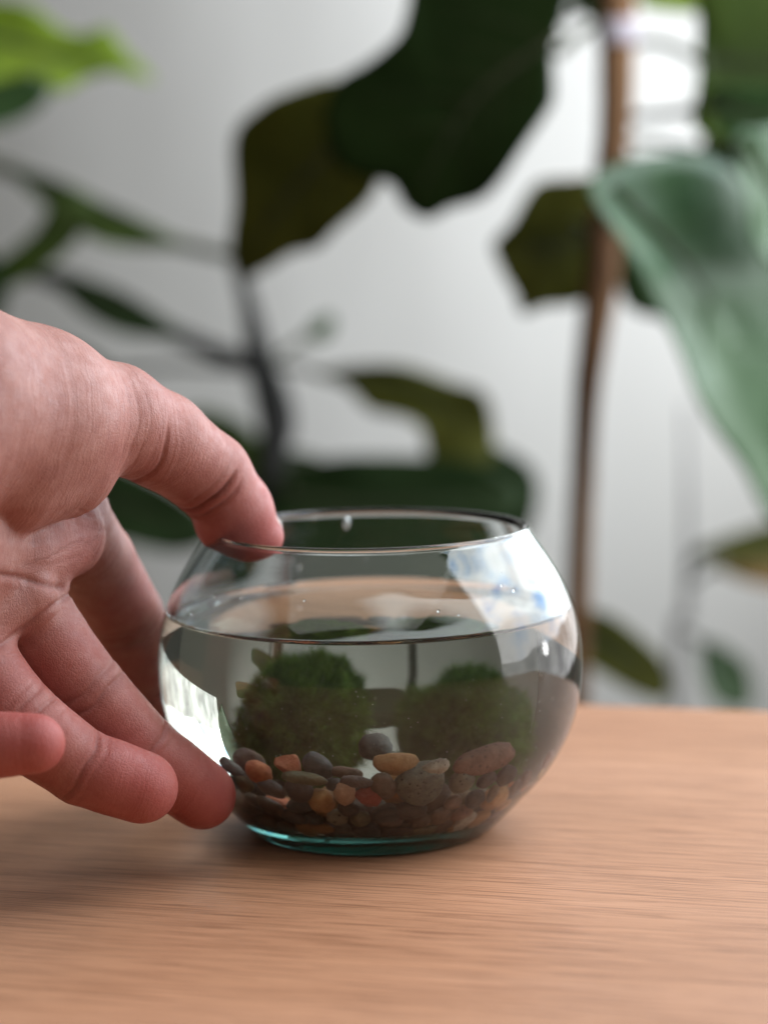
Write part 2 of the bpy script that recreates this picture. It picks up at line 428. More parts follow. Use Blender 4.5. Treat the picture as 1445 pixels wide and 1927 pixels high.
def leaf(parent, pts, Y, mat, sx=0., sz=0., cup=.12, wave=.03, center=None, stalk=None, stalk_mat=None, rib=None, fold=.14):
    P3 = px_poly(pts, Y, sx, sz)
    RB = px_poly(rib, Y, sx, sz) if rib else None
    B = catmull(P3, 6, True)
    c = np.mean(B, axis=0)
    if center is not None:
        cc = at(center[0], center[1], Y); m = at(sum(p[0] for p in pts)/len(pts), sum(p[1] for p in pts)/len(pts), Y)
        yy = Y+sx*(cc.x-m.x)+sz*(cc.z-m.z); c = np.array(at(center[0], center[1], yy))
    nrm = np.array([-sx, 1.0, -sz]); nrm /= np.linalg.norm(nrm)     # away from the camera
    size = np.max(np.linalg.norm(B-c, axis=1))
    if rib:
        # the rib is read in the plane of the blade
        m0 = np.array(at(sum(p[0] for p in pts)/len(pts), sum(p[1] for p in pts)/len(pts), Y))
        RB = [p-nrm*((p-m0)@nrm) for p in RB]
        ru = RB[-1]-RB[0]; ru = ru/np.linalg.norm(ru)
    def rise(p):
        d = np.linalg.norm(p-c); h = cup*size*(d/size)**2
        if rib:
            q = p-RB[0]; h -= fold*(math.sqrt(max(0., q@q-(q@ru)**2-(q@nrm)**2)+.02*size)-.14*size**.5)
        return h
    n = len(B); rings = 9
    th = .045
    V, F = [], []
    for side in (0, 1):
        off = len(V)
        V.append(c-nrm*th*(.5-side))
        for r in range(1, rings+1):
            t = r/rings
            for k in range(n):
                p = c+(B[k]-c)*t
                h = rise(p) + wave*size*math.sin(k*2*math.pi*5/n+1.3)*t**3
                V.append(p+nrm*h-nrm*th*(.5-side))
        for k in range(n):
            k2 = (k+1) % n
            f = (off, off+1+k, off+1+k2); F.append(f if side == 0 else f[::-1])
            for r in range(rings-1):
                a = off+1+r*n
                f = (a+k, a+n+k, a+n+k2, a+k2); F.append(f if side == 0 else f[::-1])
    half = 1+rings*n; e0 = 1+(rings-1)*n
    for k in range(n):
        k2 = (k+1) % n; F.append((e0+k, half+e0+k, half+e0+k2, e0+k2))
    o = mesh_np('leaf', V, F, mat, parent, origin=c)
    def sub(name, P, r0, r1, mt):
        P = [np.array(p) for p in P]
        Vt, Ft = tube(P, list(np.linspace(r0, r1, len(P))), 8, 4)
        me = bpy.data.meshes.new(name); me.from_pydata(((Vt-c)*CM).tolist(), [], Ft); me.update()
        link(name, me, mt, o)
    if stalk:
        sub('stalk', [at(*s) for s in stalk], .22, .16, stalk_mat)
    if rib:
        Pr2 = [p+nrm*(rise(p)-.04) for p in RB]
        sub('midrib', Pr2, .16, .05, stalk_mat)
        # side veins, springing from the midrib towards the edge
        Q = catmull(Pr2, 8); T = np.gradient(Q, axis=0); T /= np.linalg.norm(T, axis=1)[:, None]
        VV, FF = [], []
        def inside(p):
            x, z = B[:, 0], B[:, 2]; x2, z2 = np.roll(x, -1), np.roll(z, -1)
            k = (z > p[2]) != (z2 > p[2])
            return bool(np.sum(p[0] < (x2[k]-x[k])*(p[2]-z[k])/(z2[k]-z[k])+x[k]) % 2)
        for k in np.linspace(.12, .82, 6):
            i = int(k*(len(Q)-1))
            for sg in (1, -1):
                u = np.cross(T[i], nrm)*sg
                for ln in (.42, .3, .2):
                    e = Q[i]+(T[i]*.75+u)*size*ln
                    if inside(e+T[i]*size*.08) and np.min(np.linalg.norm((B-e)[:, [0, 2]], axis=1)) > .08*size: break
                else: continue
                pts = []
                for t in (0, .33, .66, 1.):
                    p = Q[i]+(e-Q[i])*t+T[i]*size*.05*t*t; p = p-nrm*((p-c)@nrm)
                    pts.append(p+nrm*(rise(p)-.03))
                Vt, Ft = tube(pts, [.07, .055, .035, .02], 6, 3)
                FF += [tuple(x+len(VV) for x in f) for f in Ft]; VV += list(Vt)
        if not VV: return o
        me = bpy.data.meshes.new('veins'); me.from_pydata(((np.array(VV)-c)*CM).tolist(), [], FF); me.update(); tag(link('veins', me, M_VEIN if mat in (L_PALE, L_BRIGHT, L_MID) else M_VEIND, o), kind='stuff')
    return o

L_DARK = mat_leaf('leaf_dark_green', (.008, .020, .004), (.014, .030, .006), .55, .12, trans=.04)
L_OLIVE = mat_leaf('leaf_olive', (.040, .046, .004), (.072, .072, .010), .6, .12, trans=.08)
L_MID = mat_leaf('leaf_mid_green', (.035, .075, .022), (.06, .12, .04), .36, trans=.12)
L_PALE = mat_leaf('leaf_glossy_green', (.022, .066, .02), (.05, .115, .042), .38, .5, trans=.05)
L_BRIGHT = mat_leaf('leaf_bright_green', (.17, .27, .015), (.30, .42, .05), .5, .2, trans=.35)
L_SHADE = mat_leaf('leaf_shaded_green', (.022, .042, .006), (.05, .085, .008), .5, .2, trans=.1)
L_TIRED = mat_leaf('leaf_yellowing', (.12, .10, .02), (.30, .15, .05), .55, trans=.2)
M_VEIN = mat_bark('leaf_vein', (.05, .10, .04), (.08, .14, .06))
M_VEIND = mat_bark('leaf_vein_dark', (.018, .026, .008), (.03, .04, .014))
M_STEM = mat_bark('green_stem', (.028, .034, .016), (.055, .058, .032))
M_STEMD = mat_bark('dark_stem', (.018, .019, .017), (.042, .040, .038))
M_BARK = mat_bark('fig_bark', (.085, .043, .021), (.20, .108, .052))

def build_fig():
    Y = 56.
    base = at(1085, 1420, Y)
    t = empty('fig_tree', (base.x, base.y, -70)); tag(t, 'large-leaved fig tree with a straight brown trunk, against the white wall', 'tree')
    pts = [(1160, -120), (1161, 60), (1155, 250), (1140, 400), (1132, 520), (1114, 650), (1100, 800), (1092, 1000), (1086, 1200), (1084, 1400)]
    wd = [64, 60, 54, 54, 58, 50, 42, 40, 42, 44]
    P = [np.array(at(x, y, Y)) for x, y in pts]; s = FPX/(46+Y)
    rr = [a*1.14/2/s for a in wd]
    P.append(np.array([P[-1][0], Y, -70.])); rr.append(.8)
    V, F = tube(P, rr, 14, 6, .03); mesh_np('trunk', V, F, M_BARK, t, origin=(base.x, base.y, -70))
    # pale tie round the trunk
    c = at(1162, 60, Y); V, F = tube([(c.x, Y, c.z-.55), (c.x, Y, c.z), (c.x, Y, c.z+.5)], [.90, .96, .90], 18, 3)
    mesh_np('plant_tie', V, F, mat_plain('pale_tie', (.42, .38, .42), .6), t, origin=(c.x, c.y, c.z))
    leaf(t, [(640, 150), (700, 112), (760, 60), (778, 0), (800, -80), (1075, -80), (1062, 20), (1040, 90), (1042, 180), (1028, 215), (990, 272), (940, 345), (900, 378), (850, 392), (805, 412), (760, 392), (735, 350), (690, 335), (640, 305), (618, 225)],
         50, L_DARK, sx=-.35, sz=-.25, cup=.05, wave=.015, stalk=[(1050, 100, 53), (1100, 60, 55), (1150, 30, 56)], stalk_mat=M_STEM, rib=[(1060, 60), (900, 180), (790, 370)])
    leaf(t, [(446, 255), (500, 198), (560, 168), (640, 150), (705, 200), (722, 300), (700, 372), (640, 430), (600, 466), (550, 478), (500, 508), (440, 528), (430, 470), (446, 380)],
         58, L_OLIVE, sx=-.5, sz=-.1, cup=.06, wave=.02, stalk=[(690, 230, 59), (850, 140, 60), (1000, 60, 59), (1150, 0, 57)], stalk_mat=M_STEM, rib=[(690, 220), (560, 350), (450, 500)])
    leaf(t, [(925, 458), (962, 420), (1010, 346), (1070, 336), (1125, 340), (1150, 400), (1140, 540), (1085, 572), (1030, 578), (984, 592), (970, 555), (945, 510)],
         60, L_OLIVE, sx=-.25, sz=.15, cup=.08, stalk=[(1080, 420, 59), (1120, 440, 57)], stalk_mat=M_STEM, rib=[(1110, 430), (1040, 470), (950, 470)])
    leaf(t, [(1140, 345), (1200, 300), (1280, 288), (1350, 315), (1400, 400), (1450, 520), (1530, 700), (1560, 900), (1500, 1000), (1440, 955), (1400, 880), (1330, 800), (1290, 740), (1262, 640), (1230, 560), (1190, 480), (1150, 405)],
         47, L_PALE, sx=.95, sz=.0, cup=.09, wave=.012, fold=.24, center=(1380, 620), stalk=[(1165, 350, 50), (1145, 380, 53), (1140, 430, 56)], stalk_mat=M_STEM, rib=[(1170, 350), (1320, 560), (1480, 930)])
    leaf(t, [(1312, 50), (1325, -60), (1560, -60), (1560, 270), (1480, 300), (1400, 292), (1335, 272), (1300, 232), (1312, 150)],
         58, L_SHADE, sx=-.2, sz=.3, cup=.08, stalk=[(1330, 120, 57), (1240, 80, 56.5), (1165, 90, 56)], stalk_mat=M_STEM, rib=[(1330, 110), (1430, 120), (1540, 130)])
    leaf(t, [(1392, 262), (1440, 240), (1560, 235), (1560, 500), (1480, 510), (1425, 480), (1402, 400)],
         44, L_PALE, sx=.85, sz=-.3, cup=.08, stalk=[(1400, 270, 47), (1290, 300, 52), (1155, 300, 56)], stalk_mat=M_STEM, rib=[(1400, 270), (1470, 380), (1540, 480)])
    leaf(t, [(1196, 300), (1240, 320), (1300, 420), (1330, 560), (1300, 640), (1240, 600), (1200, 590), (1170, 560), (1160, 480)],
         60, L_DARK, sx=-.2, sz=.1, cup=.05, stalk=[(1180, 400, 59), (1150, 420, 57)], stalk_mat=M_STEM, rib=[(1190, 400), (1250, 480), (1290, 600)])
    leaf(t, [(1320, 250), (1400, 238), (1520, 260), (1560, 420), (1550, 620), (1460, 640), (1390, 520), (1335, 390)],
         62, L_DARK, sx=-.3, sz=.1, cup=.05, stalk=[(1330, 290, 61), (1240, 270, 59), (1158, 260, 57)], stalk_mat=M_STEM, rib=[(1335, 290), (1430, 420), (1500, 600)])
    leaf(t, [(1085, 1150), (1150, 1160), (1235, 1228), (1258, 1280), (1240, 1316), (1180, 1296), (1120, 1262), (1080, 1230)],
         62, L_OLIVE, sx=-.2, sz=.5, cup=.1, stalk=[(1100, 1190, 60), (1086, 1180, 57)], stalk_mat=M_STEM, rib=[(1100, 1190), (1170, 1230), (1240, 1290)])
    leaf(t, [(1030, -80), (1120, -90), (1215, -80), (1200, -10), (1180, 60), (1150, 95), (1130, 60), (1090, 20), (1040, -10)], 60, L_DARK, sx=-.2, sz=.1, cup=.06, rib=[(1120, -80), (1140, 0), (1150, 85)], stalk_mat=M_STEM,
         stalk=[(1150, 0, 59), (1160, 20, 57.5)])
    leaf(t, [(1330, 180), (1400, 160), (1540, 170), (1560, 260), (1470, 290), (1380, 270)], 52, L_MID, sx=-.2, sz=-.5, cup=.08, rib=[(1340, 200), (1440, 220), (1540, 230)], stalk_mat=M_STEM,
         stalk=[(1340, 200, 53), (1250, 215, 55), (1158, 220, 56)])
    leaf(t, [(1200, -30), (1250, -60), (1330, -50), (1330, 10), (1270, 22), (1210, 8)], 62, L_BRIGHT, cup=.1, sz=.6,
         stalk=[(1210, -20, 60), (1165, -30, 57)], stalk_mat=M_STEM)
build_fig()

def build_left_plant():
    Y = 82.
    base = at(505, 1500, Y)
    t = empty('climbing_plant', (base.x, base.y, -70)); tag(t, 'leggy plant with dark bent stems standing left of the fig tree', 'plant')
    og = (base.x, base.y, -70)
    def stem(pts, w0, w1, mat=M_STEMD, name='stem', Y=Y):
        s = FPX/(46+Y); P = [np.array(at(x, y, Y)) for x, y in pts]
        V, F = tube(P, list(np.linspace(w0/2/s, w1/2/s, len(P))), 10, 5, .02); mesh_np(name, V, F, mat, t, origin=P[0])
    s = FPX/(46+Y)
    P = [np.array(at(x, y, Y)) for x, y in [(440, 470), (470, 580), (492, 690), (520, 780), (512, 880), (505, 1100), (505, 1400)]]+[np.array([base.x, Y, -70.])]
    V, F = tube(P, [a/2/s for a in (26, 34, 60, 74, 54, 44, 44, 50)], 12, 6, .03); mesh_np('main_stem', V, F, M_STEMD, t, origin=og)
    stem([(-60, 300), (20, 320), (80, 350), (150, 400), (300, 450), (440, 482)], 30, 22, M_STEM)
    stem([(492, 695), (400, 660), (330, 628), (200, 570), (60, 512)], 40, 30, M_STEMD)
    # narrow drooping leaves on the left branches
    leaf(t, [(-60, 515), (0, 488), (60, 440), (95, 392), (150, 372), (185, 398), (160, 432), (130, 470), (75, 515), (0, 552), (-60, 580)], 78, L_SHADE, cup=.05, sx=-.1, rib=[(150, 400), (60, 480), (-40, 540)], stalk_mat=M_STEM, center=(85, 465))
    leaf(t, [(20, 318), (110, 338), (190, 378), (260, 410), (345, 460), (260, 468), (180, 452), (100, 400)], 80, L_SHADE, cup=.05, rib=[(80, 345), (180, 410), (300, 450)], stalk_mat=M_STEM, center=(190, 415))
    leaf(t, [(90, 510), (180, 528), (260, 565), (345, 632), (250, 632), (160, 592)], 80, L_DARK, cup=.05, rib=[(120, 530), (220, 575), (310, 620)], stalk_mat=M_STEM, center=(215, 578))
    leaf(t, [(-60, 480), (0, 490), (15, 540), (0, 600), (-60, 640)], 76, L_DARK, cup=.05)
    # bright new leaf top left
    leaf(t, [(-80, 10), (0, 0), (60, 12), (120, 55), (160, 62), (200, 50), (238, 95), (292, 152), (225, 138), (160, 150), (110, 172), (70, 140), (0, 150), (-80, 160)], 72, L_BRIGHT, sx=.3, sz=-.3, cup=.06, wave=.03, center=(90, 105), rib=[(-60, 60), (100, 100), (270, 145)], stalk_mat=M_STEM,
         stalk=[(-60, 90, 72), (-120, 200, 76), (-60, 300, 82)])
    leaf(t, [(-80, 120), (-10, 130), (60, 140), (100, 165), (60, 215), (0, 238), (-80, 245)], 75, L_MID, sx=.3, sz=-.3, cup=.06)
    # leaves above and behind the bowl
    leaf(t, [(585, 702), (660, 688), (760, 688), (850, 718), (912, 742), (928, 800), (922, 870), (860, 890), (808, 860), (792, 805), (740, 782), (695, 772), (650, 728)], 80, L_OLIVE, sx=-.2, sz=.2, cup=.05, center=(850, 775), rib=[(620, 705), (780, 730), (900, 800)], stalk_mat=M_STEM,
         stalk=[(600, 702, 80), (550, 690, 81), (495, 690, 82)])
    leaf(t, [(520, 905), (600, 868), (700, 858), (820, 862), (930, 880), (984, 922), (970, 965), (930, 1010), (860, 1085), (700, 1100), (560, 1090), (500, 1020)], 78, L_DARK, sx=-.1, sz=.3, cup=.06, wave=.03, rib=[(540, 930), (700, 950), (950, 930)], stalk_mat=M_STEM,
         stalk=[(550, 920, 79), (510, 880, 82)])
    leaf(t, [(450, 900), (540, 850), (640, 880), (690, 960), (640, 1040), (540, 1060), (460, 1000)], 85, L_DARK, sx=-.1, sz=.3, cup=.06, rib=[(470, 920), (560, 950), (660, 970)], stalk_mat=M_STEM,
         stalk=[(480, 920, 85), (505, 900, 83.5), (510, 880, 82)])
    leaf(t, [(800, 850), (900, 830), (1000, 880), (1010, 960), (960, 1040), (860, 1000)], 88, L_DARK, sx=-.1, sz=.2, cup=.06, rib=[(830, 870), (900, 910), (960, 990)], stalk_mat=M_STEM,
         stalk=[(810, 880, 88), (680, 880, 85), (515, 860, 82)])
    leaf(t, [(575, 640), (592, 605), (622, 592), (630, 615), (610, 640)], 84, L_MID, cup=.05, stalk=[(590, 625, 84), (540, 660, 83), (495, 690, 82)], stalk_mat=M_STEM)
    leaf(t, [(-60, 690), (40, 640), (140, 650), (210, 700), (150, 760), (20, 790), (-60, 780)], 84, L_DARK, sx=-.1, sz=.3, cup=.05, rib=[(-40, 720), (80, 700), (190, 702)], stalk_mat=M_STEM,
         stalk=[(200, 702, 84), (340, 690, 83), (492, 700, 82)])
    leaf(t, [(300, 800), (380, 770), (460, 800), (500, 860), (470, 930), (380, 900), (320, 860)], 86, L_SHADE, sx=-.1, sz=.3, cup=.05, rib=[(320, 820), (400, 840), (480, 890)], stalk_mat=M_STEM,
         stalk=[(470, 880, 86), (500, 870, 84), (512, 850, 82)])
    leaf(t, [(90, 900), (200, 872), (290, 905), (380, 965), (400, 1015), (330, 1040), (230, 1020), (120, 980)], 80, L_DARK, sx=-.1, sz=.3, cup=.05, rib=[(120, 930), (250, 950), (380, 1000)], stalk_mat=M_STEM,
         stalk=[(380, 990, 80), (450, 960, 81), (510, 900, 82)])
build_left_plant()

def build_right_plant():
    Y = 96.
    base = at(1262, 1400, Y)
    t = empty('young_plant', (base.x, base.y, -70)); tag(t, 'thin-stemmed young plant with a yellowing leaf at the right edge', 'plant')
    s = FPX/(46+Y)
    P = [np.array(at(x, y, Y)) for x, y in [(1288, 760), (1294, 950), (1290, 1150), (1268, 1330)]]+[np.array([base.x, Y, -70.])]
    V, F = tube(P, [a/2/s for a in (10, 16, 20, 22, 24)], 10, 6, .03); mesh_np('stem', V, F, mat_bark('grey_stem', (.30, .29, .28), (.45, .44, .42)), t, origin=(base.x, base.y, -70))
    leaf(t, [(1298, 1040), (1360, 1012), (1440, 988), (1540, 985), (1540, 1060), (1450, 1068), (1370, 1060)], 92, L_OLIVE, cup=.06, sz=.4, rib=[(1310, 1040), (1400, 1030), (1520, 1020)], stalk_mat=M_STEM, stalk=[(1305, 1042, 92), (1292, 1080, 95)])
    leaf(t, [(1340, 1062), (1440, 1058), (1540, 1050), (1540, 1105), (1440, 1104), (1380, 1085)], 90, L_TIRED, cup=.06, sz=.4, rib=[(1350, 1065), (1440, 1080), (1520, 1085)], stalk_mat=M_STEM, stalk=[(1345, 1065, 90), (1292, 1100, 95)])
    leaf(t, [(1318, 1205), (1370, 1222), (1408, 1262), (1410, 1330), (1350, 1325), (1322, 1280)], 94, L_MID, cup=.06, sz=.4, rib=[(1325, 1215), (1370, 1270), (1400, 1320)], stalk_mat=M_STEM, stalk=[(1322, 1212, 94), (1288, 1190, 96)])
build_right_plant()

# ------------------------------------------------------------------ glass bowl
OUT = [(2.30, 0.02), (2.46, .06), (2.60, .16), (2.92, .42), (3.22, .70), (3.52, 1.03), (3.80, 1.42), (4.04, 1.88), (4.20, 2.35), (4.29, 2.85), (4.32, 3.35), (4.29, 3.85), (4.20, 4.32), (4.06, 4.75), (3.87, 5.15), (3.64, 5.53), (3.40, 5.88), (3.285, 6.06)]
OUT = [(r, z if z < .1 else z+.11*min(1, (z-.1)/.5)) for r, z in OUT]
OUTC = catmull(OUT, 4)
T_SIDE = .17
def inner_profile():
    P = OUTC; T = np.gradient(P, axis=0); T /= np.linalg.norm(T, axis=1)[:, None]
    Nn = np.stack([-T[:, 1], T[:, 0]], 1)           # inwards
    Q = P+Nn*T_SIDE
    Q = Q[Q[:, 1] > .72]
    return Q
INN = inner_profile()
Z_FLOOR = .58
def r_in(z):
    return np.interp(z, INN[:, 1], INN[:, 0])
def build_bowl():
    prof = [(0, .16), (1.2, .13), (1.9, .08), (2.12, .03)]+[tuple(p) for p in OUTC]
    # rounded fire-polished rim
    a, b = OUTC[-1], INN[-1]
    mid = (a+b)/2; hr = np.linalg.norm(a-b)/2
    ang0 = math.atan2(a[1]-mid[1], a[0]-mid[0])
    for k in range(1, 8):
        an = ang0+math.pi*k/8
        prof.append((mid[0]+hr*1.3*math.cos(an), mid[1]+hr*1.4*math.sin(an)))
    inn = [tuple(p) for p in INN[::-1]]
    prof += inn
    r0 = inn[-1][0]
    prof += [(r0-.16, Z_FLOOR+.05), (r0-.42, Z_FLOOR+.01), (1.5, Z_FLOOR), (0, Z_FLOOR)]
    V, F = lathe(prof, 160)
    # hand-blown unevenness
    a = np.arctan2(V[:, 1], V[:, 0])
    V[:, :2] *= (1+.0022*np.sin(2*a+.6)+.0012*np.sin(3*a+V[:, 2]))[:, None]
    o = mesh_np('glass_bowl', V, F, M_GLASS); tag(o, 'round clear glass bowl half filled with water, standing on the table', 'bowl')
    bm = bmesh.new(); bm.from_mesh(o.data); bmesh.ops.recalc_face_normals(bm, faces=bm.faces); wet = []
    for f in bm.faces:
        c = f.calc_center_median()/CM; q = f.normal
        inside = q.x*c.x+q.y*c.y < 0 or (q.z > .5 and c.z > .3)
        wet.append(1. if inside and c.z < Z_WATER+.11 else 0.)
    bm.to_mesh(o.data); bm.free()
    o.data.attributes.new('wet', 'FLOAT', 'FACE').data.foreach_set('value', wet)
    return o
Z_WATER = 4.45
bowl = build_bowl()
def build_water():
    ov = -.004
    prof = [(0, Z_FLOOR-ov), (1.5, Z_FLOOR-ov), (r_in(.72)-.35, Z_FLOOR-ov+.01)]
    for r, z in INN:
        if z < Z_WATER+.09: prof.append((r+ov, z))
    rw = float(r_in(Z_WATER+.12))
    prof += [(rw+ov, Z_WATER+.135), (rw-.02, Z_WATER+.115), (rw-.06, Z_WATER+.072), (rw-.12, Z_WATER+.036), (rw-.21, Z_WATER+.012), (rw-.34, Z_WATER), (2., Z_WATER), (0, Z_WATER)]
    V, F = lathe(prof, 160)
    a = np.arctan2(V[:, 1], V[:, 0])
    V[:, :2] *= (1+.0022*np.sin(2*a+.6)+.0012*np.sin(3*a+V[:, 2]))[:, None]
    o = mesh_np('water', V, F, M_WATER); tag(o, 'still clear water filling most of the glass bowl', 'water')
    bm = bmesh.new(); bm.from_mesh(o.data); bmesh.ops.recalc_face_normals(bm, faces=bm.faces); side = []
    for f in bm.faces:
        c = f.calc_center_median()/CM
        side.append(0. if c.z > Z_WATER-.01 and math.hypot(c.x, c.y) < rw+ov-.002 else 1.)
    bm.to_mesh(o.data); bm.free()
    o.data.attributes.new('side', 'FLOAT', 'FACE').data.foreach_set('value', side)
build_water()

# ------------------------------------------------------------------ pebbles
ST = {
 'tan': mat_stone('stone_tan', (0.124, 0.078, 0.041), (0.235, 0.158, 0.087)),
 'orange': mat_stone('stone_orange', (0.387, 0.091, 0.035), (0.521, 0.168, 0.070), rough=.7),
 'terracotta': mat_stone('stone_terracotta', (0.420, 0.100, 0.046), (0.555, 0.199, 0.105), rough=.75),
 'red': mat_stone('stone_red', (0.285, 0.035, 0.021), (0.420, 0.068, 0.043), rough=.7),
 'grey': mat_stone('stone_grey', (0.069, 0.059, 0.052), (0.136, 0.119, 0.101)),
 'slate': mat_stone('stone_slate', (0.034, 0.034, 0.034), (0.081, 0.076, 0.072)),
 'mauve': mat_stone('stone_mauve', (0.074, 0.048, 0.044), (0.143, 0.093, 0.080)),
 'brown': mat_stone('stone_brown', (0.081, 0.043, 0.026), (0.161, 0.087, 0.054)),
 'dark': mat_stone('stone_dark', (0.031, 0.022, 0.019), (0.074, 0.050, 0.041)),
 'ochre': mat_stone('stone_ochre', (0.336, 0.144, 0.043), (0.471, 0.230, 0.084)),
 'peach': mat_stone('stone_peach', (0.336, 0.162, 0.091), (0.504, 0.291, 0.183)),
 'speckle': mat_stone('stone_speckled_grey', (0.062, 0.059, 0.044), (0.155, 0.141, 0.104), (0.031, 0.028, 0.020), 380),
 'pitted': mat_stone('stone_pale_pitted', (0.174, 0.147, 0.098), (0.260, 0.220, 0.155), (0.031, 0.026, 0.018), 330),
 'white': mat_stone('stone_white_crust', (0.303, 0.244, 0.189), (0.521, 0.444, 0.351), (0.168, 0.130, 0.098), 500, .8),
 'olive': mat_stone('stone_olive', (0.093, 0.073, 0.039), (0.167, 0.132, 0.072)),
 'rosy': mat_stone('stone_rosy_brown', (0.148, 0.067, 0.044), (0.248, 0.121, 0.080), (0.099, 0.045, 0.032), 300),
 'yellow': mat_stone('stone_yellow', (0.437, 0.283, 0.098), (0.588, 0.412, 0.183)),
}
def ico(sub):
    bm = bmesh.new(); bmesh.ops.create_icosphere(bm, subdivisions=sub, radius=1)
    V = np.array([v.co[:] for v in bm.verts]); F = [[v.index for v in f.verts] for f in bm.faces]; bm.free()
    return V, F
ICO3, ICO4 = ico(3), ico(4)
def fbm(V, sc, seed, octv=3):
    out = np.zeros(len(V))
    for i, p in enumerate(V):
        out[i] = mnoise.fractal(Vector(p*sc)+Vector((seed*3.1, seed*1.7, seed*.7)), .9, 2.0, octv)
    return out
def stone_mesh(ax, seed, angular=False, rough=.05):
    V, F = ICO3
    V = V.copy()
    r = np.random.default_rng(seed)
    if angular:                                   # a broken chip: a ball cut by a few planes
        for _ in range(11):
            n = r.normal(size=3); n /= np.linalg.norm(n); d = r.uniform(.5, .78)
            s = V@n; k = s > d; V[k] -= np.outer(s[k]-d, n)
        V *= 1.25
        V += V*(fbm(V, 2.2, seed)*.06)[:, None]
    else:
        e = r.uniform(.78, 1.0, 3); V = np.sign(V)*np.abs(V)**e
        V /= np.maximum(np.linalg.norm(V, axis=1)[:, None]**.35, .5)
        V += V*(fbm(V, .9, seed, 2)*.16+fbm(V, 3.2, seed+9)*(rough+.02))[:, None]
    V = V/np.abs(V).max(0)
    return V*np.asarray(ax), F
GR_P = 'pebbles in the gravel layer of the bowl'
pebs = []     # centre, bounding radius of the fixed ones
def add_pebble(c, ax, rot, matk, label, seed, angular=False, rough=.05):
    V, F = stone_mesh(ax, seed, angular, rough)
    V = V@np.array(rot.to_3x3()).T+np.array(c)
    # stones lie inside the glass: nothing of them may pass its inner face
    V[:, 2] = np.maximum(V[:, 2], Z_FLOOR+.012)
    lim = np.asarray(r_in(V[:, 2]))-.012-.30*np.clip((.74-V[:, 2])/.15, 0, 1)
    q = np.hypot(V[:, 0], V[:, 1]); k = q > lim; V[k, :2] *= (lim[k]/q[k])[:, None]
    o = mesh_np('pebble', V, F, ST[matk], smooth=not angular, origin=c)
    tag(o, label, 'pebble', GR_P)
    return o

def glass_hit(px, py):
    """where the line of sight of a pixel meets the inner wall of the bowl, and the inward normal"""
    d = (at(px, py, 10)-CAM).normalized()
    t0 = 36.
    for i in range(900):
        p = CAM+d*(t0+i*.02)
        if p.z < Z_FLOOR: return p, Vector((0, 0, 1))
        if math.hypot(p.x, p.y) < float(np.interp(p.z, INN[:, 1], INN[:, 0])):
            z = p.z; slope = (r_in(z+.05)-r_in(z-.05))/.1
            n = Vector((-p.x, -p.y, 0)).normalized(); n = (n+Vector((0, 0, slope))).normalized()
            return p, n
    return p, Vector((0, 1, 0))

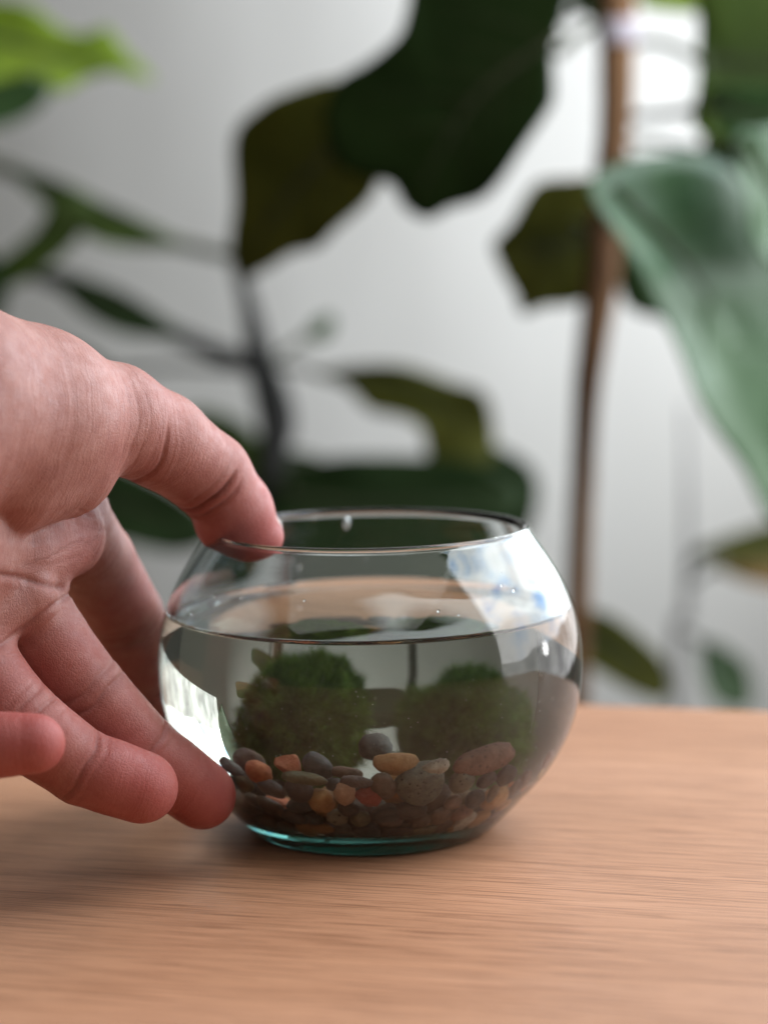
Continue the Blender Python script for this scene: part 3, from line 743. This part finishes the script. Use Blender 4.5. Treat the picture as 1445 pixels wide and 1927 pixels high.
# px, py, half-width px, half-height px, tilt deg, colour, depth behind the glass cm, label, angular
PEB = [
 (461,1470,22,15,-20,'tan',0,'small tan oval pebble right beside the middle fingertip',0),
 (487,1453,26,21,10,'orange',.12,'rounded bright orange pebble on top of the gravel near the fingers',0),
 (549,1441,31,23,-8,'terracotta',.25,'broken terracotta chip with flat faces beside the round orange pebble',1),
 (598,1441,33,21,-35,'slate',.35,'smooth dark grey oval pebble right of the terracotta chip',0),
 (572,1464,45,12,3,'olive',.02,'long thin olive-brown pebble lying flat under the terracotta chip',0),
 (511,1484,28,17,-5,'mauve',0,'egg-shaped grey-mauve pebble below the round orange one',0),
 (563,1489,26,24,20,'mauve',0,'dusty purple-brown pebble under the long thin olive pebble',0),
 (603,1511,27,25,0,'ochre',0,'round orange-brown pebble near the bottom, left of the peach pebble',0),
 (648,1496,22,27,10,'peach',0,'pale peach upright egg-shaped pebble left of the red chip',0),
 (695,1505,29,26,-20,'red',0,'deep red angular chip in the middle of the gravel',1),
 (630,1475,18,14,0,'slate',.1,'small bluish dark pebble above the peach pebble',0),
 (670,1470,31,12,-6,'mauve',.08,'flat dark purple pebble above the red chip',0),
 (722,1484,24,28,10,'brown',0,'brown-grey upright pebble left of the big grey-green one',0),
 (793,1486,48,38,20,'speckle',0,'biggest grey-green speckled pebble against the front glass',0),
 (746,1437,44,22,-10,'ochre',.35,'flat ochre-orange pebble under the gap between the moss balls',0),
 (820,1444,26,15,10,'white',.1,'crusty whitish pebble on top of the big grey-green one',0),
 (871,1475,25,23,15,'pitted',0,'pale pebble with dark pits right of the big grey-green one',0),
 (914,1431,64,25,-6,'rosy',.12,'large flat reddish-brown pebble on top under the right moss ball',0),
 (952,1459,21,20,20,'dark',0,'very dark brown pebble tucked under the large reddish-brown one',0),
 (983,1463,16,21,-10,'mauve',0,'mauve upright pebble right of the very dark brown one',0),
 (1020,1430,16,22,-25,'rosy',0,'pinkish-brown pebble highest at the right side of the glass',0),
 (1008,1447,7,12,-15,'yellow',0,'tiny yellow pebble at the right side of the glass',0),
 (954,1505,30,17,35,'olive',0,'olive-tan slanting pebble low at the right side of the glass',0),
 (828,1535,21,20,0,'brown',0,'round reddish-brown pebble near the bottom right of centre',0),
 (796,1557,31,15,8,'olive',0,'long olive-tan pebble at the very bottom right of centre',0),
 (876,1538,24,17,30,'white',0,'rough whitish pebble near the bottom at the right',0),
 (923,1490,12,19,-15,'tan',0,'small upright tan pebble below the very dark brown one',0),
 (893,1504,20,20,0,'slate',0,'round dark grey pebble below the pale pitted one',0),
 (914,1466,20,14,0,'dark',.05,'dark flat pebble under the left end of the large reddish-brown one',0),
 (635,1538,20,18,0,'pitted',0,'rough yellowish-grey pebble below the peach one',0),
 (607,1553,23,14,10,'ochre',0,'ochre pebble at the bottom under the round orange-brown one',0),
 (678,1540,19,18,0,'olive',0,'round dull olive pebble below the red chip',0),
 (726,1533,26,16,20,'slate',0,'blackish slate pebble below and left of the big grey-green one',0),
 (511,1515,32,17,0,'brown',0,'dull brown pebble below the egg-shaped grey-mauve one',0),
 (555,1534,28,17,8,'dark',0,'dark brown pebble at the bottom left of the round orange-brown one',0),
 (480,1502,20,14,-20,'dark',0,'blackish pebble low on the left, half behind the middle fingertip',0),
 (441,1441,26,13,-8,'grey',.1,'grey flat pebble against the left side of the glass',0),
 (483,1420,30,20,0,'brown',1.0,'hazy grey-brown pebble at the left back under the left moss ball',0),
 (652,1447,32,11,-5,'brown',.45,'thin brown pebble lying flat between the two moss balls',0),
 (705,1396,31,25,0,'slate',1.3,'dark slate pebble standing in the gap between the moss balls',0),
 (755,1558,26,14,0,'dark',0,'dark purple-brown pebble at the very bottom in the middle',0),
 (965,1476,14,16,0,'dark',.05,'small blackish pebble under the mauve upright one',0),
 (987,1490,18,13,40,'brown',0,'brown sloping pebble along the right side of the glass',0),
 (925,1530,26,14,35,'mauve',0,'mauve sloping pebble low along the right side of the glass',0),
 (850,1508,18,15,0,'brown',.05,'small brown pebble right of the big grey-green one near its base',0),
]
fixed_c, fixed_r = [], []
for i, (px, py, hw, hh, tilt, mk, dep, lab, ang) in enumerate(PEB):
    p, n = glass_hit(px, py)
    s = FPX/(p-CAM).length
    a, b = hw/s, hh/s
    dz = min(a, b)*.85
    view = (p-CAM).normalized()
    c = p+n*(dz*.97)+view*dep
    # axes: x to the right in the picture, y along the wall normal, z up the wall
    xa = Vector((1, 0, 0)); xa = (xa-n*xa.dot(n)).normalized()
    za = n.cross(xa).normalized()
    if za.z < 0: za = -za
    # upward foreshortening of the slanted wall
    fz = max(.55, abs((za-view*za.dot(view)).length)); fx = max(.6, (xa-view*xa.dot(view)).length)
    ya = za.cross(xa)
    rot = Matrix((xa, ya, za)).transposed() @ Matrix.Rotation(-R(tilt), 3, 'Y')
    add_pebble(c, (a/fx, dz, b/fz**.5), rot.to_4x4(), mk, lab, 100+i, bool(ang), .03 if mk != 'white' else .14)
    long_, short_ = (0, b) if a >= b else (2, a)
    ldir = np.array(rot.col[long_]); ext = abs(a-b)*.8
    for k in ((-1, 0, 1) if ext > .08 else (0,)):
        fixed_c.append(np.array(c)+ldir*ext*k); fixed_r.append((min(a, b)+dz)/2*(1.0 if k == 0 else .9))

def fill_pebbles():
    r = np.random.default_rng(21)
    n = 252
    rad = r.uniform(.17, .345, n)
    a = r.uniform(0, 2*np.pi, n); q = np.sqrt(r.uniform(0, 1, n))*3.2
    X = np.stack([q*np.cos(a), q*np.sin(a), r.uniform(.7, 2.0, n)], 1)
    FC, FR = np.array(fixed_c), np.array(fixed_r)
    for it in range(520):
        X[:, 2] -= .012
        D = X[:, None]-X[None]; L = np.linalg.norm(D, axis=2)+1e-6
        ov = np.maximum(rad[:, None]+rad[None]-L, 0)*.92; np.fill_diagonal(ov, 0)
        X += (D/L[..., None]*ov[..., None]).sum(1)*.38
        D = X[:, None]-FC[None]; L = np.linalg.norm(D, axis=2)+1e-6
        ov = np.maximum(rad[:, None]*.95+FR[None]-L, 0)
        X += (D/L[..., None]*ov[..., None]).sum(1)*.7
        X[:, 2] = np.maximum(X[:, 2], Z_FLOOR+rad*.85)
        rr = np.hypot(X[:, 0], X[:, 1]); lim = r_in(X[:, 2])-rad*.98
        lim = np.minimum(lim, r_in(X[:, 2]-rad*.6)-rad*.62)
        k = rr > lim; X[k, :2] *= (lim[k]/rr[k])[:, None]
    keys = ['dark', 'mauve', 'grey', 'brown', 'slate', 'tan', 'olive', 'rosy', 'speckle', 'ochre', 'terracotta', 'red']
    pr = [.17, .13, .07, .19, .09, .07, .06, .08, .03, .075, .03, .005]
    name = {'dark': 'dark brown', 'mauve': 'mauve-grey', 'grey': 'mid grey', 'brown': 'brown', 'slate': 'slate grey', 'tan': 'tan', 'olive': 'dull olive', 'rosy': 'reddish-brown', 'speckle': 'speckled grey', 'ochre': 'ochre', 'terracotta': 'terracotta', 'red': 'deep red'}
    top = 0
    for i in range(n):
        if X[i, 2] > 2.05: continue
        mk = keys[r.choice(len(keys), p=pr)]
        size = 'tiny' if rad[i] < .21 else 'small' if rad[i] < .26 else ('middling' if rad[i] < .31 else 'stout')
        az = math.degrees(math.atan2(X[i, 1], X[i, 0])); rr_ = math.hypot(X[i, 0], X[i, 1])
        lay = 'at the top of the gravel' if X[i, 2] > 1.35 else ('halfway down the gravel' if X[i, 2] > .98 else 'at the floor of the bowl')
        where = lay+(', near the middle' if rr_ < 1.5 else ', towards the right side' if -45 < az <= 45 else ', towards the back' if 45 < az <= 135 else ', towards the front' if -135 < az <= -45 else ', towards the hand')
        sh = r.uniform(.8, 1.2, 3); sh /= np.prod(sh)**(1/3); sh[2] *= .86
        rot = Matrix.Rotation(r.uniform(0, 6.28), 4, 'Z') @ Matrix.Rotation(r.uniform(-.6, .6), 4, 'X')
        add_pebble(X[i], rad[i]*sh*1.06, rot, mk, '%s %s pebble %s' % (size, name[mk], where), 400+i)
    return X, rad
PX, PR = fill_pebbles()

# ------------------------------------------------------------------ moss balls
def moss_ball(label, lobes, n, seed, c1, c2):
    """lobes: (centre, radius) list in cm"""
    r = np.random.default_rng(seed)
    c0 = np.mean([l[0] for l in lobes], axis=0)
    t = empty('moss_ball', (c0[0], c0[1], min(l[0][2]-l[1] for l in lobes)))
    tag(t, label, 'moss ball', 'moss balls in the bowl')
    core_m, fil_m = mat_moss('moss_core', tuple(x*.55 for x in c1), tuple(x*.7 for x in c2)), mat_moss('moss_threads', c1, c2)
    # one continuous lumpy body: a sphere pushed out to the lobes
    V, F = ico(4)
    def radius(D):
        best = np.zeros(len(D))
        for c, rad in lobes:
            oc = np.asarray(c)-c0; b = D@oc; q = b*b-(oc@oc-rad*rad); k = q > 0
            best[k] = np.maximum(best[k], (b[k]+np.sqrt(q[k])))
        lo = .35
        return np.maximum(best, lo)
    rad = radius(V)
    rad = rad*(.92+.10*fbm(V, 2.6, seed, 3))
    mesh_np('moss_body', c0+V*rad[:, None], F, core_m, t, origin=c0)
    D = r.normal(size=(n, 3)); D /= np.linalg.norm(D, axis=1)[:, None]
    rad = radius(D)*(.90+.10*fbm(D, 2.6, seed, 3))
    base = c0+D*rad[:, None]
    ln = r.uniform(.07, .24, n)
    clump = fbm(D, 4.5, seed+3, 2)
    ln *= (1+.8*clump).clip(.4, 2)
    tang = r.normal(size=(n, 3)); dirn = D+.55*tang*.6+np.stack([fbm(D, 5, seed+5, 2), fbm(D, 5, seed+6, 2), fbm(D, 5, seed+7, 2)], 1)*.9
    dirn /= np.linalg.norm(dirn, axis=1)[:, None]
    side = np.cross(dirn, r.normal(size=(n, 3))); side /= np.linalg.norm(side, axis=1)[:, None]
    wd = r.uniform(.0035, .007, n)[:, None]
    mid = base+dirn*(ln*.55)[:, None]; droop = r.normal(size=(n, 3))*.03
    tip = base+dirn*ln[:, None]+droop
    VV = np.stack([base-side*wd, base+side*wd, mid+side*wd*.8, mid-side*wd*.8, tip], 1).reshape(-1, 3)
    i0 = np.arange(n)*5
    FF = [f for k in i0.tolist() for f in ((k, k+1, k+2, k+3), (k+3, k+2, k+4))]
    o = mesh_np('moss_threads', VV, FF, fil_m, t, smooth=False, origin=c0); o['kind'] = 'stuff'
moss_ball('round fuzzy dark green moss ball at the left, nearer the hand',
          [((-1.10, -.30, 2.64), .90), ((-.80, -.35, 2.84), .76), ((-1.42, -.2, 2.45), .72), ((-.80, -.45, 2.32), .72), ((-1.1, .05, 2.95), .6)], 26000, 3, (.060, .125, .012), (.15, .27, .035))
moss_ball('wider lumpy green moss ball at the right, under the window reflection',
          [((1.10, .55, 2.25), .66), ((1.62, .40, 2.38), .74), ((.86, .70, 2.40), .5), ((1.84, .35, 2.32), .52), ((1.45, .65, 2.72), .46)], 26000, 5, (.055, .125, .014), (.135, .27, .04))

def specks():
    """bits floating in the water: too fine to count"""
    r = np.random.default_rng(5); V, F = [], []
    T = np.array([(1, 1, 1), (1, -1, -1), (-1, 1, -1), (-1, -1, 1)])
    for i in range(420):
        z = r.uniform(1.8, Z_WATER-.1); rr = math.sqrt(r.uniform(0, 1))*(r_in(z)-.1); a = r.uniform(0, 6.28)
        s = len(V); V += list(np.array([rr*math.cos(a), rr*math.sin(a), z])+T*r.uniform(.003, .0085))
        F += [(s, s+1, s+2), (s, s+3, s+1), (s, s+2, s+3), (s+1, s+3, s+2)]
    o = mesh_np('floating_specks', V, F, mat_plain('pale_speck', (.6, .6, .5), .8), smooth=False)
    tag(o, 'fine pale specks floating in the water', 'specks', kind='stuff')
specks()

# ------------------------------------------------------------------ drops inside the far rim
def drops():
    specs = [(-68, .10, .085, .10, 'small water drop under the far rim, left end'), (-40, .06, .05, .06, 'tiny water drop under the far rim between two larger ones'),
             (-16, .20, .11, .19, 'long water drop hanging under the far rim above the left moss ball')]
    for k, (deg, dz, wr, hr, lab) in enumerate(specs):
        a = R(90-deg*.55)
        z = 6.13-dz; rr = r_in(z)+.01
        V, F = ICO3; V = V.copy()
        V[:, 2] *= np.where(V[:, 2] < 0, 1, .9)
        V = V*np.array([wr*.8, wr*.4, hr*.9]); V[:, 0] *= 1-.35*np.clip(V[:, 2]/hr, 0, 1)
        t = Vector((-math.sin(a), math.cos(a), 0)); rd = Vector((math.cos(a), math.sin(a), 0))
        M = np.array([t[:], rd[:], (0, 0, 1)])
        c = np.array([rr*math.cos(a), rr*math.sin(a), z])
        o = mesh_np('water_drop', V@M+c, F, M_DROP, origin=c); tag(o, lab, 'drop', 'drops on the bowl rim')
drops()
def beads():
    r = np.random.default_rng(11)
    me = None
    for k in range(16):
        a = R(r.uniform(200, 345)) if k < 10 else R(r.uniform(40, 150)); z = Z_WATER+r.uniform(.22, 1.25); rr = float(r_in(z))
        s_ = r.uniform(.018, .042)
        if me is None:
            V, F = ICO3; me = bpy.data.meshes.new('water_bead'); me.from_pydata((V*np.array([1, .5, 1.2])*CM).tolist(), [], F); me.materials.append(M_DROP)
            me.polygons.foreach_set('use_smooth', np.ones(len(me.polygons), bool))
        o = bpy.data.objects.new('water_bead', me); COL.objects.link(o); o.scale = (s_, s_, s_)
        o.location = Vector((rr*math.cos(a), rr*math.sin(a), z))*CM; o.rotation_euler = (0, 0, a+math.pi/2)
        tag(o, 'tiny water bead clinging to the inside of the glass above the waterline', 'bead', 'tiny beads inside the glass')
beads()

# ------------------------------------------------------------------ hand
def build_hand():
    H = .058
    lo = np.array([-19.6, -13.2, -.2]); hi = np.array([-1.0, 4.6, 11.4])
    dims = np.ceil((hi-lo)/H).astype(int)+1
    ax = [lo[i]+H*np.arange(dims[i], dtype=np.float32) for i in range(3)]
    BIG = 9.0
    def field(): return np.full(dims, BIG, np.float32)
    def smin(a, b, k):
        h = np.maximum(k-np.abs(a-b), 0)/k
        return np.minimum(a, b)-h*h*k*.25
    def cone_d(X, Y, Z, p0, r0, p1, r1):
        d = p1-p0; L2 = float(d@d)+1e-9
        wx, wy, wz = X-p0[0], Y-p0[1], Z-p0[2]
        t = np.clip((wx*d[0]+wy*d[1]+wz*d[2])/L2, 0, 1)
        ex, ey, ez = wx-t*d[0], wy-t*d[1], wz-t*d[2]
        return np.sqrt(ex*ex+ey*ey+ez*ez)-(r0+(r1-r0)*(t*t*(3-2*t)*.35+t*.65))
    def box(pmin, pmax):
        a = np.clip(np.floor((pmin-lo)/H).astype(int), 0, dims-1); b = np.clip(np.ceil((pmax-lo)/H).astype(int)+1, 1, dims)
        return tuple(slice(x, y) for x, y in zip(a, b))
    def grids(s): return np.meshgrid(ax[0][s[0]], ax[1][s[1]], ax[2][s[2]], indexing='ij', sparse=True)
    def add(f, p0, r0, p1, r1, k):
        m = max(r0, r1)+1.1
        s = box(np.minimum(p0, p1)-m, np.maximum(p0, p1)+m)
        if any(q.stop <= q.start for q in s): return
        X, Y, Z = grids(s)
        d = cone_d(X, Y, Z, p0, r0, p1, r1)
        f[s] = smin(f[s], d, k) if k > 0 else np.minimum(f[s], d)
    A = lambda x, y, Y: np.array(at(x, y, Y))
    def chain(pts, k=.12, f=None):
        f = field() if f is None else f
        for a, b in zip(pts[:-1], pts[1:]): add(f, A(*a[:3]), a[3], A(*b[:3]), b[3], k)
        return f
    TH = [(-130, 765, -5.6, 2.0), (60, 783, -4.0, 1.68), (212, 787, -2.8, 1.04), (302, 828, -2.0, .92), (392, 893, -1.2, .83), (445, 962, -.75, .74), (489, 1009, -.55, .49)]
    IN = [(105, 965, -1.3, .98), (175, 1056, .1, .86), (233, 1160, 1.35, .84), (262, 1290, 2.2, .72), (322, 1392, 2.7, .56)]
    MI = [(15, 1100, -3.0, .98), (84, 1204, -3.25, .83), (165, 1310, -3.4, .80), (266, 1413, -3.35, .72), (381, 1497, -3.05, .655)]
    RI = [(-90, 1190, -4.3, .98), (-28, 1285, -4.7, .82), (44, 1366, -5.0, .78), (156, 1444, -5.0, .69), (268, 1482, -4.85, .665)]
    PI = [(-235, 1230, -5.6, .9), (-205, 1325, -6.2, .72), (-130, 1388, -6.8, .66), (-32, 1403, -7.0, .60), (68, 1399, -7.05, .515)]
    W = (-420, 960, -8.6, 2.3)
    palm = chain([W, (0, 1030, -3.2, 1.12), IN[0]], .3)
    chain([W, (-60, 1090, -3.9, 1.15), MI[0]], .3, palm)
    chain([W, (-130, 1150, -4.8, 1.1), RI[0]], .3, palm)
    chain([W, (-240, 1180, -6.2, 1.2), PI[0]], .3, palm)
    chain([W, (-1120, 1130, -10.2, 2.35)], .3, palm)
    chain([(118, 1008, -2.15, .84), (20, 1040, -3.5, 1.0)], .2, palm)                 # pad below the forefinger
    pad2 = chain([(42, 1118, -3.9, .66), (-60, 1150, -4.4, .9)], .2)                 # pad below the middle finger
    palm = smin(palm, pad2, .10); del pad2
    thumb = chain(TH, .16)
    chain([W, TH[0]], .3, thumb)
    chain([(112, 866, -3.6, 1.12), (20, 868, -4.4, 1.36)], .3, thumb)                  # ball of the thumb
    chain([(425, 985, -.75, .60), (462, 1012, -.65, .50)], .25, thumb)                # thumb pad
    hand = smin(palm, thumb, .09)
    # web between thumb and forefinger
    del thumb
    webs = field()
    fingers = []
    for ch, pal in ((IN, (.75, -.6, -.2)), (MI, (.35, -.85, .1)), (RI, (.3, -.85, .15)), (PI, (.3, -.85, .2))):
        f = chain(ch, .10)
        p = np.array(pal); p /= np.linalg.norm(p)
        J = [A(*c[:3]) for c in ch]
        # fleshy pads on the palm side of each bone
        for i, (amt, rr) in enumerate(((.20, .78), (.16, .84), (.14, .90))):
            if i >= len(ch)-1: break
            a, b = J[i+1 if i < 2 else 3]*0+J[i]*.72+J[i+1]*.28, J[i]*.3+J[i+1]*.7
            r0 = (ch[i][3]*.72+ch[i+1][3]*.28); r1 = (ch[i][3]*.3+ch[i+1][3]*.7)
            add(f, a+p*amt*r0, r0*rr, b+p*amt*r1, r1*rr, .12)
        e0, e1 = J[3]*.55+J[4]*.45, J[3]*.12+J[4]*.88
        add(f, e0+p*.10, ch[4][3]*.98, e1+p*.07, ch[4][3]*.9, .15)
        # union, blending only close to the palm
        s = smin(hand, f, .28) if ch is not None else None
        fingers.append(s)
    body = fingers[0]
    for f in fingers[1:]: body = np.minimum(body, f)
    del fingers, palm, hand
    # creases ----------------------------------------------------------------
    cre = []   # J, axis, palmar dir, radius, depth, width, bend
    def crease(ch, i, pal, depth, width, off=0., bend=.12):
        J = A(*ch[i][:3]); a = A(*ch[min(i+1, len(ch)-1)][:3])-A(*ch[i-1][:3]); a /= np.linalg.norm(a)
        p = np.array(pal, float); p -= a*(p@a); p /= np.linalg.norm(p)
        cre.append((J+a*off, a, p, ch[i][3], depth, width, bend))
    for ch, pal in ((IN, (.75, -.6, -.2)), (MI, (.35, -.85, .1)), (RI, (.3, -.85, .15)), (PI, (.3, -.85, .2))):
        crease(ch, 2, pal, .036, .04, -.14); crease(ch, 2, pal, .046, .04, .15)
        crease(ch, 2, pal, .014, .03, .32, -.1); crease(ch, 2, pal, .012, .03, -.34)
        crease(ch, 3, pal, .058, .042, .02); crease(ch, 3, pal, .025, .03, .22)
    pt = (-.25, -.65, -.75)
    crease(TH, 4, pt, .11, .060, .0, .1); crease(TH, 4, pt, .06, .05, .24, .1); crease(TH, 4, pt, .03, .035, -.25)
    ps = (-.1, -.95, -.2)
    crease(TH, 2, (-.3, -.6, -.75), .05, .045, .72, .1); crease(TH, 2, ps, .010, .03, .42, .15); crease(TH, 2, ps, .013, .03, .10, .1)
    crease(TH, 2, ps, .015, .03, -.18, .1); crease(TH, 2, ps, .010, .03, -.42, .1)
    # knuckle wrinkles on the back of the thumb
    pb = (.55, -.2, .8)
    for o_ in (-.26, -.16, -.07, .02, .12, .22): crease(TH, 4, pb, .018, .028, o_, .0)
    # palm lines as polylines
    lines = [([(132, 1118), (100, 1142), (60, 1172), (8, 1210), (-40, 1240)], .055, .05),
             ([(-40, 1080), (30, 1086), (80, 1098), (120, 1108)], .07, .055),
             ([(-40, 1000), (60, 1020), (130, 1005), (180, 985)], .02, .035),
             ([(150, 960), (180, 975), (205, 965)], .018, .03), ([(140, 985), (185, 998), (205, 992)], .018, .03),
             ([(40, 1060), (100, 1062), (150, 1045)], .016, .03)]
    LP = []
    for pts, dep, wid in lines:
        q = catmull([np.array(p, float) for p in pts], 14)
        LP.append((q, dep, wid))
    Fp = FPX; Ci = np.array(CROT).T; C0 = np.array(CAM)
    def groove(P):
        """depth of all creases at points P (n,3); palm lines are followed on the skin that faces the viewer"""
        g = np.zeros(len(P)); dusk[:] = 0
        for J, a, p, r, dep, wid, bend in cre:
            w_ = P-J; d2 = (w_*w_).sum(1); k = d2 < (1.75*r)**2
            if not k.any(): continue
            wk = w_[k]; u = np.cross(a, p); lat = wk@u
            s = wk@a+bend*lat*lat/r+.03*np.sin(lat*7+r*20)
            m = np.clip((wk@p)/r*1.25+.15, 0, 1); m = m*m*(3-2*m)
            g[k] = np.maximum(g[k], dep*np.exp(-(s/wid)**2)*m)
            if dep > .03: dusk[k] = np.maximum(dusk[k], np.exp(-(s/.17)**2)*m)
        L = (P-C0)@Ci.T
        px = CX+FPX*L[:, 0]/-L[:, 2]; py = CY-FPX*L[:, 1]/-L[:, 2]
        ok = (px < 260) & (py > 850) & (py < 1260) & (P[:, 1] < -1.6)
        for q, dep, wid in LP:
            if not ok.any(): break
            d = np.full(ok.sum(), 1e9); X = np.stack([px[ok], py[ok]], 1)
            for m_ in q: d = np.minimum(d, ((X-m_)**2).sum(1))
            d = np.sqrt(d)/102.
            g[ok] = np.maximum(g[ok], dep*np.exp(-(d/wid)**2))
        return g
    for e in (0, -1): body[e] = 1; body[:, e] = 1; body[:, :, e] = 1
    # surface nets -----------------------------------------------------------
    ins = body < 0
    c = np.zeros([d-1 for d in dims], np.int8)
    for i in (0, 1):
        for j in (0, 1):
            for k in (0, 1):
                c += ins[i:dims[0]-1+i, j:dims[1]-1+j, k:dims[2]-1+k]
    cells = np.argwhere((c > 0) & (c < 8))
    idx = -np.ones(c.shape, np.int64); idx[tuple(cells.T)] = np.arange(len(cells))
    acc = np.zeros((len(cells), 3)); cnt = np.zeros(len(cells))
    corners = np.array([(i, j, k) for i in (0, 1) for j in (0, 1) for k in (0, 1)])
    val = [body[tuple((cells+q).T)] for q in corners]
    for i in range(8):
        for j in range(i+1, 8):
            if np.abs(corners[i]-corners[j]).sum() != 1: continue
            a, b = val[i], val[j]; m = (a < 0) != (b < 0)
            t = a[m]/(a[m]-b[m])
            acc[m] += corners[i]+(corners[j]-corners[i])*t[:, None]; cnt[m] += 1
    V = lo+(cells+acc/cnt[:, None])*H
    F = []
    for axn in range(3):
        o1, o2 = [x for x in range(3) if x != axn]
        sl0 = [slice(None)]*3; sl1 = [slice(None)]*3
        sl0[axn] = slice(0, -1); sl1[axn] = slice(1, None)
        a, b = ins[tuple(sl0)], ins[tuple(sl1)]
        E = np.argwhere(a != b)
        E = E[(E[:, o1] > 0) & (E[:, o2] > 0) & (E[:, o1] < dims[o1]-1) & (E[:, o2] < dims[o2]-1)]
        flip = a[tuple(E.T)]
        d1 = np.zeros(3, int); d1[o1] = 1; d2 = np.zeros(3, int); d2[o2] = 1
        q = np.stack([idx[tuple(E.T)], idx[tuple((E-d1).T)], idx[tuple((E-d1-d2).T)], idx[tuple((E-d2).T)]], 1)
        if axn == 1: flip = ~flip
        q[flip] = q[flip][:, ::-1]
        F.append(q)
    F = np.concatenate(F); F = F[(F >= 0).all(1)]
    # gentle Laplacian smoothing to lose the grid
    def neigh_mean(V):
        S = np.zeros_like(V); n = np.zeros(len(V))
        for a in range(4):
            b = (a+1) % 4
            np.add.at(S, F[:, a], V[F[:, b]]); np.add.at(n, F[:, a], 1)
            np.add.at(S, F[:, b], V[F[:, a]]); np.add.at(n, F[:, b], 1)
        return S/np.maximum(n, 1)[:, None]
    for _ in range(3):
        V = V+.5*(neigh_mean(V)-V); V = V-.52*(neigh_mean(V)-V)
    for _ in range(2): V = V+.4*(neigh_mean(V)-V)
    # normals
    fn = np.cross(V[F[:, 2]]-V[F[:, 0]], V[F[:, 3]]-V[F[:, 1]])
    Nv = np.zeros_like(V)
    for a in range(4): np.add.at(Nv, F[:, a], fn)
    Nv /= np.linalg.norm(Nv, axis=1)[:, None]+1e-12
    # make sure the normals point outwards
    cen = A(60, 783, -4.0)
    near = np.linalg.norm(V-cen, axis=1) < 2.5
    if ((V[near]-cen)*Nv[near]).sum() < 0: F = F[:, ::-1]; Nv = -Nv
    dusk = np.zeros(len(V))
    g = groove(V)
    V = V-Nv*g[:, None]
    # colour maps: blood in the fingertips and pads, darker lines in the creases
    red = np.zeros(len(V)); along = np.zeros(len(V)); bd = np.full(len(V), 1e9)
    s0 = 0.
    for ch in (TH, IN, MI, RI, PI):
        tip = A(*ch[-1][:3]); d = np.linalg.norm(V-tip, axis=1); red = np.maximum(red, .62*np.exp(-(d/1.7)**2))
        for i in range(len(ch)-1):
            a, b = A(*ch[i][:3]), A(*ch[i+1][:3]); m = (a+b)/2; d = np.linalg.norm(V-m, axis=1)
            if i > 0: red = np.maximum(red, (.30 if ch is TH else .56)*np.exp(-(d/1.0)**2))
            ab = b-a; L = np.linalg.norm(ab); t = ((V-a)@ab)/(L*L); tc_ = np.clip(t, 0, 1)
            dd = np.linalg.norm(V-a-tc_[:, None]*ab, axis=1)-ch[i][3]
            k = dd < bd; along[k] = s0+t[k]*L; bd[k] = dd[k]; s0 += L
        s0 += 3
    d = np.linalg.norm(V-A(118, 1030, -2.6), axis=1); red = np.maximum(red, .25*np.exp(-(d/1.2)**2))
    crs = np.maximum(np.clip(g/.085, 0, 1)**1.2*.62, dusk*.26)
    me = bpy.data.meshes.new('hand'); base = np.array(at(-420, 960, -8.6))
    me.vertices.add(len(V)); me.vertices.foreach_set('co', ((V-base)*CM).ravel())
    me.loops.add(len(F)*4); me.loops.foreach_set('vertex_index', F.ravel())
    me.polygons.add(len(F)); me.polygons.foreach_set('loop_start', np.arange(len(F))*4)
    me.update(); me.validate()
    for nm, arr in (('red', red), ('crease', crs), ('along', along)):
        at_ = me.attributes.new(nm, 'FLOAT', 'POINT'); at_.data.foreach_set('value', arr.astype(np.float32))
    o = link('hand', me, M_SKIN); o.location = Vector(base*CM)
    tag(o, 'left hand reaching in from the left, thumb over the bowl rim and fingers below', 'hand')
    # nails ------------------------------------------------------------------
    nm_, N, K, b = new_mat('nail')
    n = N.new('ShaderNodeTexNoise'); n.inputs['Scale'].default_value = 300; tc = N.new('ShaderNodeTexCoord'); K.new(tc.outputs['Object'], n.inputs[0])
    c_ = ramp(N, [(.3, (.66, .40, .35)), (.7, (.74, .50, .44))]); K.new(n.outputs[0], c_.inputs[0]); K.new(c_.outputs[0], b.inputs['Base Color'])
    b.inputs['Roughness'].default_value = .28; b.inputs['Subsurface Weight'].default_value = .2; b.inputs['Subsurface Scale'].default_value = .002
    for ch, back in ((TH, (.62, .45, .62)), (IN, (-.75, .6, .2)), (MI, (-.35, .85, .2)), (RI, (-.3, .85, .2)), (PI, (-.3, .85, .2))):
        a, t_ = A(*ch[-2][:3]), A(*ch[-1][:3]); axd = t_-a; L = np.linalg.norm(axd); axd /= L
        q = np.array(back); q -= axd*(q@axd); q /= np.linalg.norm(q); u = np.cross(axd, q)
        VV, FF = [], []; nu, nvv = 12, 10
        r_ = ch[-1][3]; r2 = ch[-2][3]
        for lay in (0, 1):
            for i in range(nu+1):
                s = i/nu; x = L*.42+s*(L*.58+r_*.72)
                rad = (r2+(r_-r2)*min(1, x/L))
                drop = 0 if x < L else (x-L)**2/(r_*1.5)
                half = .80*(1-.25*s**3)
                for j in range(nvv+1):
                    an = (j/nvv*2-1)*half
                    e = 1-.10*(j/nvv*2-1)**2*(s > .8)
                    VV.append(a+axd*x*e+q*((rad*1.005+.012-.03*lay)*math.cos(an)-drop)+u*(rad*1.0*math.sin(an)))
        w1 = nvv+1; off = (nu+1)*w1
        for i in range(nu):
            for j in range(nvv):
                f = (i*w1+j, i*w1+j+1, (i+1)*w1+j+1, (i+1)*w1+j); FF += [f, tuple(off+x for x in f[::-1])]
        for j in range(nvv): FF.append((nu*w1+j, nu*w1+j+1, off+nu*w1+j+1, off+nu*w1+j))
        mesh_np('nail', VV, FF, nm_, o, origin=t_)
    return o
build_hand()
